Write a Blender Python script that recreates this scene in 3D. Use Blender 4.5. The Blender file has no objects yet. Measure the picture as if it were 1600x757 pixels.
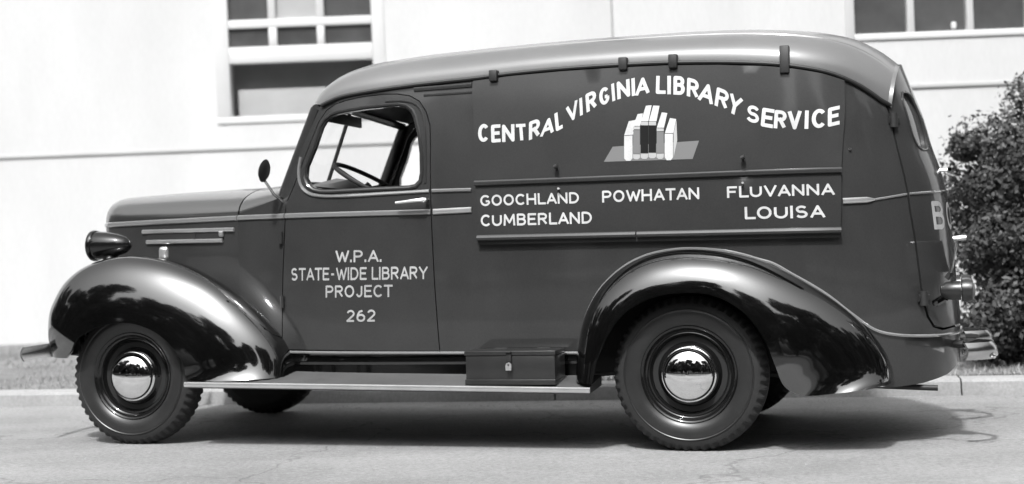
import bpy, bmesh, math, random
from mathutils import Vector, Matrix
from mathutils.geometry import delaunay_2d_cdt

# ------------------------------------------------------------------ camera, sky, sun, exposure
scene = bpy.context.scene
COL = scene.collection
rad = math.radians

CAM_H, ROLL = 1.144, 0.0382
cd = bpy.data.cameras.new("camera")
cd.sensor_width = 36.0
cd.lens = 2267.0 / 1600.0 * 36.0
cd.shift_y = -(378.5 - 326.2) / 1600.0
cd.clip_start, cd.clip_end = 0.05, 2000.0
cd.dof.use_dof = True
cd.dof.focus_distance = 6.55
cd.dof.aperture_fstop = 1.7
cam = bpy.data.objects.new("camera", cd)
COL.objects.link(cam)
c_, s_ = math.cos(ROLL), math.sin(ROLL)
cam.matrix_world = Matrix(((c_, s_, 0, 0), (0, 0, -1, 0), (-s_, c_, 0, CAM_H), (0, 0, 0, 1)))
scene.camera = cam

SUN_EL = rad(58.0)
SUN_H = Vector((-0.27, -0.96, 0)).normalized()          # horizontal direction towards the sun
to_sun = Vector((SUN_H.x * math.cos(SUN_EL), SUN_H.y * math.cos(SUN_EL), math.sin(SUN_EL)))

world = bpy.data.worlds.new("World")
scene.world = world
world.use_nodes = True
nt = world.node_tree
nt.nodes.clear()
sky = nt.nodes.new("ShaderNodeTexSky")
sky.sky_type = 'NISHITA'
sky.sun_disc = False
sky.sun_elevation = SUN_EL
sky.sun_rotation = math.atan2(SUN_H.x, SUN_H.y)
sky.air_density, sky.dust_density, sky.ozone_density = 2.0, 10.0, 1.0
bw = nt.nodes.new("ShaderNodeRGBToBW")                  # black-and-white film: a neutral sky
bg = nt.nodes.new("ShaderNodeBackground")
bg.inputs["Strength"].default_value = 0.15
wo = nt.nodes.new("ShaderNodeOutputWorld")
nt.links.new(sky.outputs[0], bw.inputs[0])
nt.links.new(bw.outputs[0], bg.inputs[0])
nt.links.new(bg.outputs[0], wo.inputs[0])

sd = bpy.data.lights.new("sun", 'SUN')
sd.energy = 3.3
sd.angle = rad(3.0)
sd.color = (1.0, 1.0, 1.0)
sun = bpy.data.objects.new("sun", sd)
COL.objects.link(sun)
sun.rotation_euler = to_sun.to_track_quat('Z', 'Y').to_euler()

vs = scene.view_settings
vs.view_transform = 'Standard'
vs.look = 'None'
vs.exposure = 0.48
vs.gamma = 1.0
vs.use_curve_mapping = False

random.seed(7)

# ------------------------------------------------------------------ materials (all grey: black-and-white photograph)
MATS = {}
def mat(name, g, rough=0.6, metal=0.0, spec=0.5, ior=1.5, coat=0.0, coat_rough=0.05, coat_ior=1.5,
        var=0.0, vscale=3.0, fine=0.0, fscale=120.0, bump=0.0, bscale=40.0, bdist=0.01, dents=0.0, rvar=0.0, stretch=None):
    m = bpy.data.materials.new(name)
    m.use_nodes = True
    n, l = m.node_tree.nodes, m.node_tree.links
    p = n["Principled BSDF"]
    p.inputs["Base Color"].default_value = (g, g, g, 1)
    p.inputs["Roughness"].default_value = rough
    p.inputs["Metallic"].default_value = metal
    p.inputs["Specular IOR Level"].default_value = spec
    p.inputs["IOR"].default_value = ior
    p.inputs["Coat Weight"].default_value = coat
    p.inputs["Coat Roughness"].default_value = coat_rough
    p.inputs["Coat IOR"].default_value = coat_ior
    tc = n.new("ShaderNodeTexCoord")
    src = tc.outputs["Object"]
    if stretch:
        mp = n.new("ShaderNodeMapping")
        mp.inputs["Scale"].default_value = stretch
        l.new(src, mp.inputs[0]); src = mp.outputs[0]
    def noise(scale, detail=5.0, r=0.6):
        t = n.new("ShaderNodeTexNoise")
        t.inputs["Scale"].default_value = scale
        t.inputs["Detail"].default_value = detail
        t.inputs["Roughness"].default_value = r
        l.new(src, t.inputs["Vector"])
        return t.outputs[0]
    def ramp(sock, a, b):
        r = n.new("ShaderNodeMapRange")
        r.inputs[1].default_value, r.inputs[2].default_value = 0.3, 0.7
        r.inputs[3].default_value, r.inputs[4].default_value = a, b
        l.new(sock, r.inputs[0])
        return r.outputs[0]
    val = None
    if var:
        val = ramp(noise(vscale), 1 - var, 1 + var)
    if fine:
        f = ramp(noise(fscale, 3.0, 0.7), 1 - fine, 1 + fine)
        if val is None: val = f
        else:
            k = n.new("ShaderNodeMath"); k.operation = 'MULTIPLY'
            l.new(val, k.inputs[0]); l.new(f, k.inputs[1]); val = k.outputs[0]
    if val is not None:
        k = n.new("ShaderNodeMath"); k.operation = 'MULTIPLY'
        l.new(val, k.inputs[0]); k.inputs[1].default_value = g
        l.new(k.outputs[0], p.inputs["Base Color"])
    if rvar:
        l.new(ramp(noise(vscale * 2.3), max(0.01, rough - rvar), rough + rvar), p.inputs["Roughness"])
    last = None
    if dents:
        b = n.new("ShaderNodeBump"); b.inputs["Strength"].default_value = dents; b.inputs["Distance"].default_value = 0.02
        l.new(noise(2.2, 1.5, 0.4), b.inputs["Height"]); last = b
    if bump:
        b = n.new("ShaderNodeBump"); b.inputs["Strength"].default_value = bump; b.inputs["Distance"].default_value = bdist
        l.new(noise(bscale, 4.0, 0.65), b.inputs["Height"])
        if last: l.new(last.outputs[0], b.inputs["Normal"])
        last = b
    if last:
        l.new(last.outputs[0], p.inputs["Normal"])
        if coat: l.new(last.outputs[0], p.inputs["Coat Normal"])
    MATS[name] = m
    return m

mat("body_paint", 0.026, 0.42, spec=0.2, coat=0.9, coat_rough=0.07, var=0.16, vscale=2.0, fine=0.14, fscale=150, dents=0.24, rvar=0.08, stretch=(1.3, 1.0, 0.6))
mat("door_paint", 0.027, 0.42, spec=0.2, coat=0.8, coat_rough=0.08, var=0.16, vscale=2.6, fine=0.14, fscale=150, dents=0.18, rvar=0.06)
mat("sign_paint", 0.026, 0.45, spec=0.2, coat=0.6, coat_rough=0.10, var=0.14, vscale=1.7, fine=0.14, fscale=150, dents=0.14, rvar=0.06)
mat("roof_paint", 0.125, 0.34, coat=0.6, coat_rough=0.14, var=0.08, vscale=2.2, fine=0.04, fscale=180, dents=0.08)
mat("hood_paint", 0.022, 0.32, spec=0.9, coat=1.0, coat_rough=0.14, coat_ior=2.6, var=0.08, vscale=2.0, dents=0.06)
mat("fender_black", 0.002, 0.24, spec=0.08, coat=1.0, coat_rough=0.06, coat_ior=2.3, var=0.2, vscale=3.0, dents=0.04)
mat("bare_black", 0.014, 0.6, var=0.25, vscale=6.0)
mat("chassis_black", 0.008, 0.8)
mat("liner", 0.10, 0.9, var=0.1)
mat("chrome", 0.82, 0.045, metal=1.0, var=0.03, vscale=4.0)
mat("dull_chrome", 0.55, 0.25, metal=1.0, var=0.12, vscale=8.0)
mat("moulding_paint", 0.16, 0.22, coat=1.0, coat_rough=0.06, coat_ior=2.2)
mat("bright_trim", 0.62, 0.28, metal=0.8, var=0.1, vscale=9.0)
mat("rubber", 0.016, 0.72, var=0.25, vscale=7.0, fine=0.15, fscale=90, bump=0.25, bscale=120, bdist=0.004)
mat("sidewall", 0.017, 0.36, var=0.30, vscale=6.0, fine=0.12, fscale=120)
mat("wheel_paint", 0.006, 0.25, spec=0.1, coat=1.0, coat_rough=0.06, coat_ior=1.5, var=0.2, vscale=9.0)
mat("board_rubber", 0.058, 0.55, var=0.18, vscale=5.0, fine=0.12, fscale=60)
mat("letter_white", 0.45, 0.6, var=0.14, vscale=7.0, fine=0.12, fscale=200)
mat("letter_door", 0.32, 0.6, var=0.2, vscale=9.0, fine=0.15, fscale=200)
mat("book_grey", 0.13, 0.6)
mat("book_light", 0.33, 0.6)
mat("book_black", 0.006, 0.8, spec=0.2)
mat("shelf_grey", 0.13, 0.6)
mat("toolbox_paint", 0.015, 0.38, coat=0.4, coat_rough=0.2, var=0.2, vscale=9.0, bump=0.06, bscale=60)
mat("upholstery", 0.03, 0.75, bump=0.2, bscale=80)
mat("wall_paint", 0.53, 0.85, var=0.06, vscale=0.8, fine=0.03, fscale=24, bump=0.08, bscale=60, stretch=(1.6, 1.0, 0.5))
mat("trim_white", 0.58, 0.7, var=0.02, vscale=3.0)
mat("ledge_shadow_grey", 0.40, 0.85, var=0.08, vscale=1.5)  # greyer than the wall: shadow line beneath the ledge put into its colour
mat("shade_cloth", 0.55, 0.9, var=0.06, vscale=3.0)
mat("dark_room", 0.35, 0.8, var=0.15, vscale=1.5)
mat("window_glass_dark", 0.072, 0.12, var=0.22, vscale=3.0, coat=0.3)
mat("window_glass_pale", 0.36, 0.25, var=0.06, vscale=3.0)
mat("concrete", 0.27, 0.9, var=0.14, vscale=2.0, fine=0.15, fscale=60, bump=0.3, bscale=40, bdist=0.008)
mat("grass_ground", 0.16, 0.95, var=0.3, vscale=1.2, fine=0.35, fscale=30, bump=0.8, bscale=35, bdist=0.03)
mat("grass_blade", 0.25, 0.7, var=0.35, vscale=2.5)
mat("lawn_dark", 0.065, 0.95, var=0.3, vscale=1.2, fine=0.35, fscale=30)
mat("bark", 0.06, 0.9, var=0.3, vscale=12, bump=0.6, bscale=30, bdist=0.02)
mat("leaf_bush", 0.036, 0.6, var=0.30, vscale=6.0, fine=0.2, fscale=40)
mat("leaf_tree", 0.045, 0.6, var=0.35, vscale=0.8)
mat("house_wall", 0.6, 0.9)
mat("house_roof", 0.10, 0.9)

# road: pale worn surface with aggregate, stains, fine cracks
def road_material():
    m = mat("road_surface", 0.215, 0.9, bump=0.5, bscale=160, bdist=0.006)
    n, l = m.node_tree.nodes, m.node_tree.links
    p = n["Principled BSDF"]
    tc = n.new("ShaderNodeTexCoord")
    def noise(s, d, r, vec=None):
        t = n.new("ShaderNodeTexNoise"); t.inputs["Scale"].default_value = s
        t.inputs["Detail"].default_value = d; t.inputs["Roughness"].default_value = r
        l.new(vec or tc.outputs["Object"], t.inputs["Vector"]); return t.outputs[0]
    def rng(s, a, b, lo=0.3, hi=0.7):
        r = n.new("ShaderNodeMapRange"); r.inputs[1].default_value = lo; r.inputs[2].default_value = hi
        r.inputs[3].default_value = a; r.inputs[4].default_value = b
        l.new(s, r.inputs[0]); return r.outputs[0]
    def mul(a, b):
        k = n.new("ShaderNodeMath"); k.operation = 'MULTIPLY'; l.new(a, k.inputs[0])
        if isinstance(b, float): k.inputs[1].default_value = b
        else: l.new(b, k.inputs[1])
        return k.outputs[0]
    mp = n.new("ShaderNodeMapping"); mp.inputs["Scale"].default_value = (0.25, 1.6, 1.0)
    l.new(tc.outputs["Object"], mp.inputs[0])
    v = mul(rng(noise(1.1, 6, 0.6), 0.82, 1.14), rng(noise(45, 4, 0.75), 0.74, 1.26))
    v = mul(v, rng(noise(0.9, 4, 0.55, mp.outputs[0]), 0.84, 1.10))
    v = mul(v, rng(noise(200, 2, 0.8), 0.78, 1.22))
    vo = n.new("ShaderNodeTexVoronoi"); vo.feature = 'DISTANCE_TO_EDGE'; vo.inputs["Scale"].default_value = 0.55
    wv = n.new("ShaderNodeVectorMath"); wv.operation = 'ADD'
    wn = n.new("ShaderNodeTexNoise"); wn.inputs["Scale"].default_value = 2.0; wn.inputs["Detail"].default_value = 6
    l.new(tc.outputs["Object"], wn.inputs["Vector"])
    l.new(tc.outputs["Object"], wv.inputs[0]); l.new(wn.outputs["Color"], wv.inputs[1])
    l.new(wv.outputs[0], vo.inputs["Vector"])
    v = mul(v, rng(vo.outputs["Distance"], 0.62, 1.0, 0.0, 0.009))
    l.new(mul(v, 0.215), p.inputs["Base Color"])
road_material()

def glass_material(name, tint=0.92, refl=0.05):
    m = bpy.data.materials.new(name); m.use_nodes = True
    n, l = m.node_tree.nodes, m.node_tree.links
    n.clear()
    o = n.new("ShaderNodeOutputMaterial"); t = n.new("ShaderNodeBsdfTransparent"); g = n.new("ShaderNodeBsdfGlossy")
    x = n.new("ShaderNodeMixShader")
    t.inputs[0].default_value = (tint, tint, tint, 1); g.inputs["Roughness"].default_value = 0.02
    x.inputs[0].default_value = refl; l.new(t.outputs[0], x.inputs[1]); l.new(g.outputs[0], x.inputs[2]); l.new(x.outputs[0], o.inputs[0])
    MATS[name] = m
glass_material("clear_glass")

# ------------------------------------------------------------------ mesh helpers
def link(o, parent=None):
    COL.objects.link(o)
    if parent is not None: o.parent = parent
    return o

def make_mesh(name, verts, faces, material, smooth=True, angle=38, recalc=True):
    me = bpy.data.meshes.new(name)
    me.from_pydata([tuple(v) for v in verts], [], faces)
    if recalc:
        bm = bmesh.new(); bm.from_mesh(me)
        bmesh.ops.recalc_face_normals(bm, faces=bm.faces)
        bm.to_mesh(me); bm.free()
    me.materials.append(MATS[material] if isinstance(material, str) else material)
    if smooth:
        me.polygons.foreach_set("use_smooth", [True] * len(me.polygons))
        me.set_sharp_from_angle(angle=rad(angle))
    me.update()
    return me

def obj(name, verts, faces, material, parent=None, smooth=True, angle=38, recalc=True):
    return link(bpy.data.objects.new(name, make_mesh(name, verts, faces, material, smooth, angle, recalc)), parent)

def empty(name, loc=(0, 0, 0), rot=(0, 0, 0), parent=None):
    o = bpy.data.objects.new(name, None)
    o.empty_display_size = 0.2
    o.location = loc; o.rotation_euler = rot
    return link(o, parent)

def tag(o, label=None, cat=None, group=None, kind=None):
    if label: o["label"] = label
    if cat: o["category"] = cat
    if group: o["group"] = group
    if kind: o["kind"] = kind
    return o

class Geo:
    def __init__(s): s.v = []; s.f = []
    def add(s, v, f):
        k = len(s.v); s.v += [tuple(p) for p in v]; s.f += [tuple(i + k for i in q) for q in f]; return s
    def box(s, x0, x1, y0, y1, z0, z1):
        return s.add([(x0,y0,z0),(x1,y0,z0),(x1,y1,z0),(x0,y1,z0),(x0,y0,z1),(x1,y0,z1),(x1,y1,z1),(x0,y1,z1)],
                     [(0,3,2,1),(4,5,6,7),(0,1,5,4),(1,2,6,5),(2,3,7,6),(3,0,4,7)])
    def grid(s, rows, close_u=False):
        n, m = len(rows), len(rows[0]); f = []
        for i in range(n - 1 + (1 if close_u else 0)):
            for j in range(m - 1):
                a, b = i, (i + 1) % n
                f.append((a*m+j, a*m+j+1, b*m+j+1, b*m+j))
        return s.add([p for r in rows for p in r], f)
    def tube(s, path, r, seg=8, flat=1.0, cap=True, up=None):
        P = [Vector(p) for p in path]; rows = []
        N = None
        for i, p in enumerate(P):
            t = (P[min(i+1, len(P)-1)] - P[max(i-1, 0)]).normalized()
            if N is None:
                N = Vector(up) if up else (Vector((0,0,1)) if abs(t.z) < 0.9 else Vector((1,0,0)))
            N = (N - t * N.dot(t)).normalized()
            B = t.cross(N)
            rr = r[i] if isinstance(r, (list, tuple)) else r
            rows.append([p + N*math.cos(a)*rr + B*math.sin(a)*rr*flat for a in [2*math.pi*k/seg for k in range(seg+1)]])
        k = len(s.v)
        s.grid(rows)
        if cap:
            s.f.append(tuple(k + j for j in range(seg)))
            s.f.append(tuple(k + (len(P)-1)*(seg+1) + j for j in reversed(range(seg))))
        return s
    def lathe(s, prof, seg=48, axis='y', center=(0,0,0), rfun=None):
        rows = []
        for i in range(seg):
            a = 2*math.pi*i/seg; row = []
            for j, (r, h) in enumerate(prof):
                if rfun: r = rfun(i, j, r, h)
                c, d = r*math.cos(a), r*math.sin(a)
                q = (c, h, d) if axis == 'y' else ((h, c, d) if axis == 'x' else (c, d, h))
                row.append((q[0]+center[0], q[1]+center[1], q[2]+center[2]))
            rows.append(row)
        return s.grid(rows, close_u=True)
    def obj(s, name, material, parent=None, **k):
        return obj(name, s.v, s.f, material, parent, **k)

def bevel_box(x0, x1, y0, y1, z0, z1, b=0.006, seg=2):
    bm = bmesh.new()
    bmesh.ops.create_cube(bm, size=1)
    for v in bm.verts:
        v.co = Vector(((x0+x1)/2 + v.co.x*(x1-x0), (y0+y1)/2 + v.co.y*(y1-y0), (z0+z1)/2 + v.co.z*(z1-z0)))
    bmesh.ops.bevel(bm, geom=list(bm.edges), offset=b, segments=seg, profile=0.5, affect='EDGES')
    bm.verts.index_update()
    v = [tuple(p.co) for p in bm.verts]; f = [tuple(q.index for q in fa.verts) for fa in bm.faces]
    bm.free()
    return v, f

def catmull(pts, n):
    """resample a list of tuples smoothly into n points per span"""
    out = []; m = len(pts)
    for i in range(m - 1):
        p0 = pts[max(i-1, 0)]; p1 = pts[i]; p2 = pts[i+1]; p3 = pts[min(i+2, m-1)]
        for k in range(n):
            t = k / n
            out.append(tuple(0.5*((2*b) + (-a+c)*t + (2*a-5*b+4*c-d)*t*t + (-a+3*b-3*c+d)*t**3) for a, b, c, d in zip(p0, p1, p2, p3)))
    out.append(tuple(pts[-1]))
    return out

def inside(p, poly):
    x, y = p; c = False; n = len(poly); j = n - 1
    for i in range(n):
        xi, yi = poly[i]; xj, yj = poly[j]
        if (yi > y) != (yj > y) and x < (xj - xi) * (y - yi) / (yj - yi) + xi: c = not c
        j = i
    return c

def dense(poly, step):
    out = []
    for a, b in zip(poly, poly[1:] + poly[:1]):
        d = math.hypot(b[0]-a[0], b[1]-a[1]); k = max(1, int(math.ceil(d/step)))
        for i in range(k): out.append((a[0]+(b[0]-a[0])*i/k, a[1]+(b[1]-a[1])*i/k))
    return out

def patch(outline, holes, step, fmap, rim=None):
    """flat outline with holes, triangulated on a grid and lifted by fmap(u, v, depth); rim = thickness of the turned edge"""
    loops = [dense(outline, step)] + [dense(h, step) for h in holes]
    V, E = [], []
    for lp in loops:
        k = len(V); V += lp; E += [(k+i, k+(i+1) % len(lp)) for i in range(len(lp))]
    us = [p[0] for p in loops[0]]; vs_ = [p[1] for p in loops[0]]
    u = min(us) + step*0.5
    while u < max(us):
        v = min(vs_) + step*0.5
        while v < max(vs_):
            if inside((u, v), loops[0]) and not any(inside((u, v), h) for h in loops[1:]):
                ok = True
                for lp in loops:
                    for q in lp:
                        if abs(q[0]-u) < step*0.45 and abs(q[1]-v) < step*0.45: ok = False; break
                    if not ok: break
                if ok: V.append((u, v))
            v += step
        u += step
    r = delaunay_2d_cdt([Vector(p) for p in V], E, [], 0, 1e-6)
    ov, of = r[0], r[2]
    F = []
    for f in of:
        c = sum((ov[i] for i in f), Vector((0, 0))) / len(f)
        if inside(c, loops[0]) and not any(inside(c, h) for h in loops[1:]): F.append(tuple(f))
    verts = [fmap(p.x, p.y, 0.0) for p in ov]
    faces = list(F)
    if rim:
        cnt = {}
        for f in F:
            for a, b in zip(f, f[1:] + f[:1]):
                k = (min(a, b), max(a, b)); cnt[k] = cnt.get(k, 0) + 1
        idx = {}
        for (a, b), c in cnt.items():
            if c == 1:
                for i in (a, b):
                    if i not in idx:
                        idx[i] = len(verts); verts.append(fmap(ov[i].x, ov[i].y, rim))
                faces.append((a, b, idx[b], idx[a]))
    return verts, faces

def mirror(v): return [(p[0], -p[1], p[2]) for p in v]

def tri_mesh_normal_fix(o): return o

# ------------------------------------------------------------------ the place: ground, road, kerb, lawn
PSI, TILT = 0.2972, 0.0354
ORG = Vector((-1.7238, 8.0647, 0.0))
AX = Vector((math.cos(PSI), -math.sin(PSI), 0)); AYH = Vector((math.sin(PSI), math.cos(PSI), 0))
def road_z(yh):                                  # cambered near the kerb, level towards the crown
    yh = max(-2.6, yh)
    return -math.tan(TILT) * yh
def on_road(x, yh, dz=0.0):
    p = ORG + AX*x + AYH*yh
    return (p.x, p.y, road_z(yh) + dz)
def kerb_y(x): return 0.94 + (x + 1.82) * 0.1395

g = Geo(); R = 600.0
g.grid([[(-R, -R, -0.35), (-R, R, -0.35)], [(R, -R, -0.35), (R, R, -0.35)]])
tag(g.obj("ground", "grass_ground", smooth=False), kind="structure")

rows = []
xs = [-60, -30, -15, -8, -4, -2, 0, 2, 4, 6, 8, 15, 30, 60]
for x in xs:
    rows.append([on_road(x, yy) for yy in (-4.8, -4.0, -3.2, -2.6)] + [on_road(x, -2.6 + (kerb_y(x) + 2.6)*k/6) for k in range(1, 7)])
g = Geo(); g.grid(rows)
tag(g.obj("road", "road_surface", angle=60), kind="structure")

KA = math.atan(0.1395)
kerb_dir = (AX*math.cos(KA) + AYH*math.sin(KA)); kerb_nrm = (AYH*math.cos(KA) - AX*math.sin(KA))
kerb_root = tag(empty("kerb"), kind="structure")
random.seed(3)
kx = -32.0
while kx < 34.0:
    ln = 2.4
    rows = []
    for t in (0.004, ln - 0.006):
        x = kx + t
        b = Vector(on_road(x, kerb_y(x)))
        j = random.uniform(-0.004, 0.004)
        prof = [(0.0, -0.05), (0.0, 0.0), (0.012, 0.078 + j), (0.03, 0.094 + j), (0.15, 0.098 + j), (0.155, 0.0)]
        rows.append([b + kerb_nrm*a + Vector((0, 0, h)) for a, h in prof])
    g = Geo(); g.grid(rows)
    n = len(rows[0])
    g.f += [tuple(range(n)), tuple(range(2*n - 1, n - 1, -1))]
    g.obj("kerb_stone", "concrete", kerb_root, angle=30)
    kx += ln

def lawn_z(p):                                   # from the kerb top falling gently to the building
    k = min(1.0, max(0.0, (p.y - 9.0) / 6.5))
    return 0.035 - 0.14 * k
rows = []
for x in [-60, -30, -15, -9, -6, -4, -2, 0, 2, 4, 6, 9, 15, 30, 60]:
    b = ORG + AX*x + AYH*kerb_y(x) + kerb_nrm*0.154
    row = []
    for k in range(15):
        p = b + Vector((0, 1, 0)) * (k/14)**1.6 * 40
        row.append((p.x, p.y, lawn_z(p) + 0.012*math.sin(p.x*2.1 + k)*math.cos(p.y*1.7)))
    rows.append(row)
g = Geo(); g.grid(rows)
tag(g.obj("lawn", "grass_ground", angle=80), kind="structure")
rows = []
for x in [-120, -40, 0, 40, 120]:
    rows.append([tuple(ORG + AX*x + AYH*yy + Vector((0, 0, zz))) for yy, zz in ((-4.7, 0.088), (-4.95, 0.12), (-20, 0.16), (-60, 0.3), (-160, 0.4))])
g = Geo(); g.grid(rows)
tag(g.obj("lawn_across_road", "lawn_dark", angle=80), kind="structure")

# short uneven grass on the strip behind the kerb
random.seed(11)
V, Fc = [], []
for i in range(42000):
    x = random.uniform(-7.5, 7.5)
    d = random.random()**1.7 * 6.2
    b = ORG + AX*x + AYH*kerb_y(x) + kerb_nrm*(0.158 + d)
    if b.y > 15.4 or (b.y > 12.1 and b.x > 0.9): continue
    cl = math.sin(b.x*1.9 + 0.7) * math.sin(b.y*2.3) + math.sin(b.x*5.1)*0.5
    h = random.uniform(0.012, 0.045) * (1.0 + 0.45*cl)
    if d < 0.10: h *= 1.25
    a = random.uniform(0, math.pi*2); w = random.uniform(0.003, 0.007)
    ln = random.uniform(-0.6, 0.6)*h; lm = random.uniform(-0.6, 0.6)*h
    z = lawn_z(b) - 0.004
    k = len(V)
    V += [(b.x - math.cos(a)*w, b.y - math.sin(a)*w, z), (b.x + math.cos(a)*w, b.y + math.sin(a)*w, z), (b.x + ln, b.y + lm, z + max(h, 0.008))]
    Fc.append((k, k+1, k+2))
tag(obj("grass", V, Fc, "grass_blade", smooth=False, recalc=False), "short uneven grass on the strip between kerb and white wall", "grass", kind="stuff")

# grit washed into the gutter and scattered on the road
rg = random.Random(31)
V, Fc = [], []
for i in range(5200):
    x = rg.uniform(-6, 6)
    yy = kerb_y(x) - (rg.random()**2.5*0.35 + 0.005) if i < 3800 else rg.uniform(-2.4, kerb_y(x))
    p = on_road(x, yy, -0.001); s = rg.uniform(0.002, 0.0065)
    k = len(V); a = rg.uniform(0, 6.28)
    for j in range(3): V.append((p[0] + math.cos(a + 2.09*j)*s, p[1] + math.sin(a + 2.09*j)*s, p[2]))
    V.append((p[0], p[1], p[2] + s*rg.uniform(0.7, 1.2)))
    Fc += [(k, k+1, k+3), (k+1, k+2, k+3), (k+2, k, k+3)]
tag(obj("grit", V, Fc, "concrete", smooth=False, recalc=False), "loose grit along the gutter and on the road", "grit", kind="stuff")

# ------------------------------------------------------------------ white building
bld = tag(empty("building", (0, 15.5, -0.2)), "long white building with window bands and a projecting wing behind the truck", "building")
bld_off = Vector((0, 15.5, -0.2))
def bpart(name, g, m, parent=None, **k):
    o = g.obj(name, m, parent or bld, **k)
    if parent is None: o.location = -bld_off
    return o
def slab(name, outline, holes, Y, depth, m):
    v, f = patch(outline, holes, 50.0, lambda u, z, d: (u, Y + d, z), depth)
    g = Geo().add(v, f)
    return bpart(name, g, m, smooth=False)
YM, YW = 15.5, 12.2
slab("wall", [(-16, -0.4), (1.25, -0.4), (1.25, 7.5), (-16, 7.5)], [[(-2.965, 2.235), (-1.415, 2.235), (-1.415, 4.6), (-2.965, 4.6)]], YM, 0.30, "wall_paint")
slab("wing_wall", [(0.913, -0.4), (14, -0.4), (14, 7.0), (0.913, 7.0)], [[(2.915, 2.485), (5.80, 2.485), (5.80, 4.6), (2.915, 4.6)]], YW, 0.30, "wall_paint")
v = [(0.9132, YW + 0.002, -0.4), (0.9132, YM + 0.3, -0.4), (0.9132, YM + 0.3, 7.0), (0.9132, YW + 0.002, 7.0)]
g = Geo(); g.add([(0.935,YW+.302,-.4),(1.5,YW+.302,-.4),(1.6,YM-.002,-.4),(1.185,YM-.002,-.4),(0.935,YW+.302,7),(1.5,YW+.302,7),(1.6,YM-.002,7),(1.185,YM-.002,7)],[(0,3,2,1),(4,5,6,7),(0,1,5,4),(1,2,6,5),(2,3,7,6),(3,0,4,7)]); bpart("wing_return_wall", g, "wall_paint", smooth=False)
for nm, x0, x1, y, z in (("water_table", -16.0, 0.905, YM, 1.90), ("water_table", 0.88, 14.0, YW, 2.045)):
    g = Geo(); g.add(*bevel_box(x0, x1, y - 0.014, y - 0.001, z - 0.020, z + 0.014, 0.004)); bpart(nm, g, "ledge_shadow_grey")
g = Geo(); g.box(0.6, 15, YW + 0.3, 24, 7.0, 7.25); g.box(-17, 0.59, YM + 0.3, 24, 7.5, 7.75); bpart("roof_slab", g, "concrete", smooth=False)

# window in the far wall: casing, mullions, panes, a shade in the open lower light
def window_frame(bars, y0, y1):
    g = Geo()
    for x0, x1, z0, z1 in bars: g.add(*bevel_box(x0, x1, y0, y1, z0, z1, 0.008))
    return g
wy = YM
bars = [(-3.105, -2.958, 2.2325, 4.7), (-1.425, -1.29, 2.2325, 4.7), (-3.106, -1.29, 2.16, 2.232),
        (-2.957, -1.426, 2.80, 2.975)]
win = bpart("window", window_frame(bars, wy - 0.014, wy + 0.10), "trim_white")
f2 = window_frame([(-2.957, -1.426, 3.175, 3.265), (-2.527, -2.437, 2.976, 3.174), (-2.010, -1.930, 2.976, 3.174),
                   (-2.527, -2.447, 3.266, 4.69), (-2.010, -1.930, 3.266, 4.69)], wy - 0.012, wy + 0.07)
f2.obj("mullion", "trim_white", win)
def pane(x0, x1, z0, z1, y, m, parent, tilt=0.0):
    g = Geo(); g.add([(x0, y, z0), (x1, y, z0), (x1, y + tilt, z1), (x0, y + tilt, z1), (x0, y + 0.006, z0), (x1, y + 0.006, z0), (x1, y + tilt + 0.006, z1), (x0, y + tilt + 0.006, z1)],
                     [(0,1,2,3),(7,6,5,4),(0,4,5,1),(1,5,6,2),(2,6,7,3),(3,7,4,0)])
    return g.obj("pane", m, parent, smooth=False)
cols = [(-2.952, -2.532), (-2.442, -2.015), (-1.925, -1.431)]
for i, (a, b) in enumerate(cols):
    pane(a, b, 2.98, 3.17, wy + 0.035, "window_glass_dark", win, -0.02)
    pane(a, b, 3.27, 4.68, wy + 0.045, "window_glass_pale" if i == 1 else "window_glass_dark", win)
pane(-2.955, -1.428, 2.236, 2.797, wy + 0.105, "clear_glass", win)
g = Geo(); g.add(*bevel_box(-2.90, -1.44, wy + 0.150, wy + 0.158, 2.24, 2.535, 0.002)); g.obj("roller_shade", "shade_cloth", win)
g = Geo(); g.box(-2.964, -1.416, wy + 0.285, wy + 0.298, 2.236, 4.59); g.obj("dark_interior", "dark_room", win, smooth=False)

bars = [(2.915, 5.80, 2.440, 2.497), (2.86, 2.937, 2.43, 4.7)]
wx = [2.937, 3.380, 3.440, 3.880, 3.938, 4.378, 4.436, 4.876, 4.934, 5.374]
win = bpart("window", window_frame(bars, YW - 0.014, YW + 0.10), "trim_white")
window_frame([(wx[i], wx[i+1], 2.4975, 4.69) for i in (1, 3, 5, 7)], YW - 0.012, YW + 0.08).obj("mullion", "trim_white", win)
for i in (0, 2, 4, 6, 8):
    pane(wx[i] + 0.001, wx[i+1] - 0.001, 2.498, 4.68, YW + 0.05, "window_glass_dark", win)
g = Geo(); g.lathe([(0.0, 2.515), (0.020, 2.518), (0.024, 2.545), (0.020, 2.572), (0.0, 2.577)], 16, 'z', (3.78, YW + 0.032, 0)); g.obj("catch", "trim_white", win)

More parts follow.
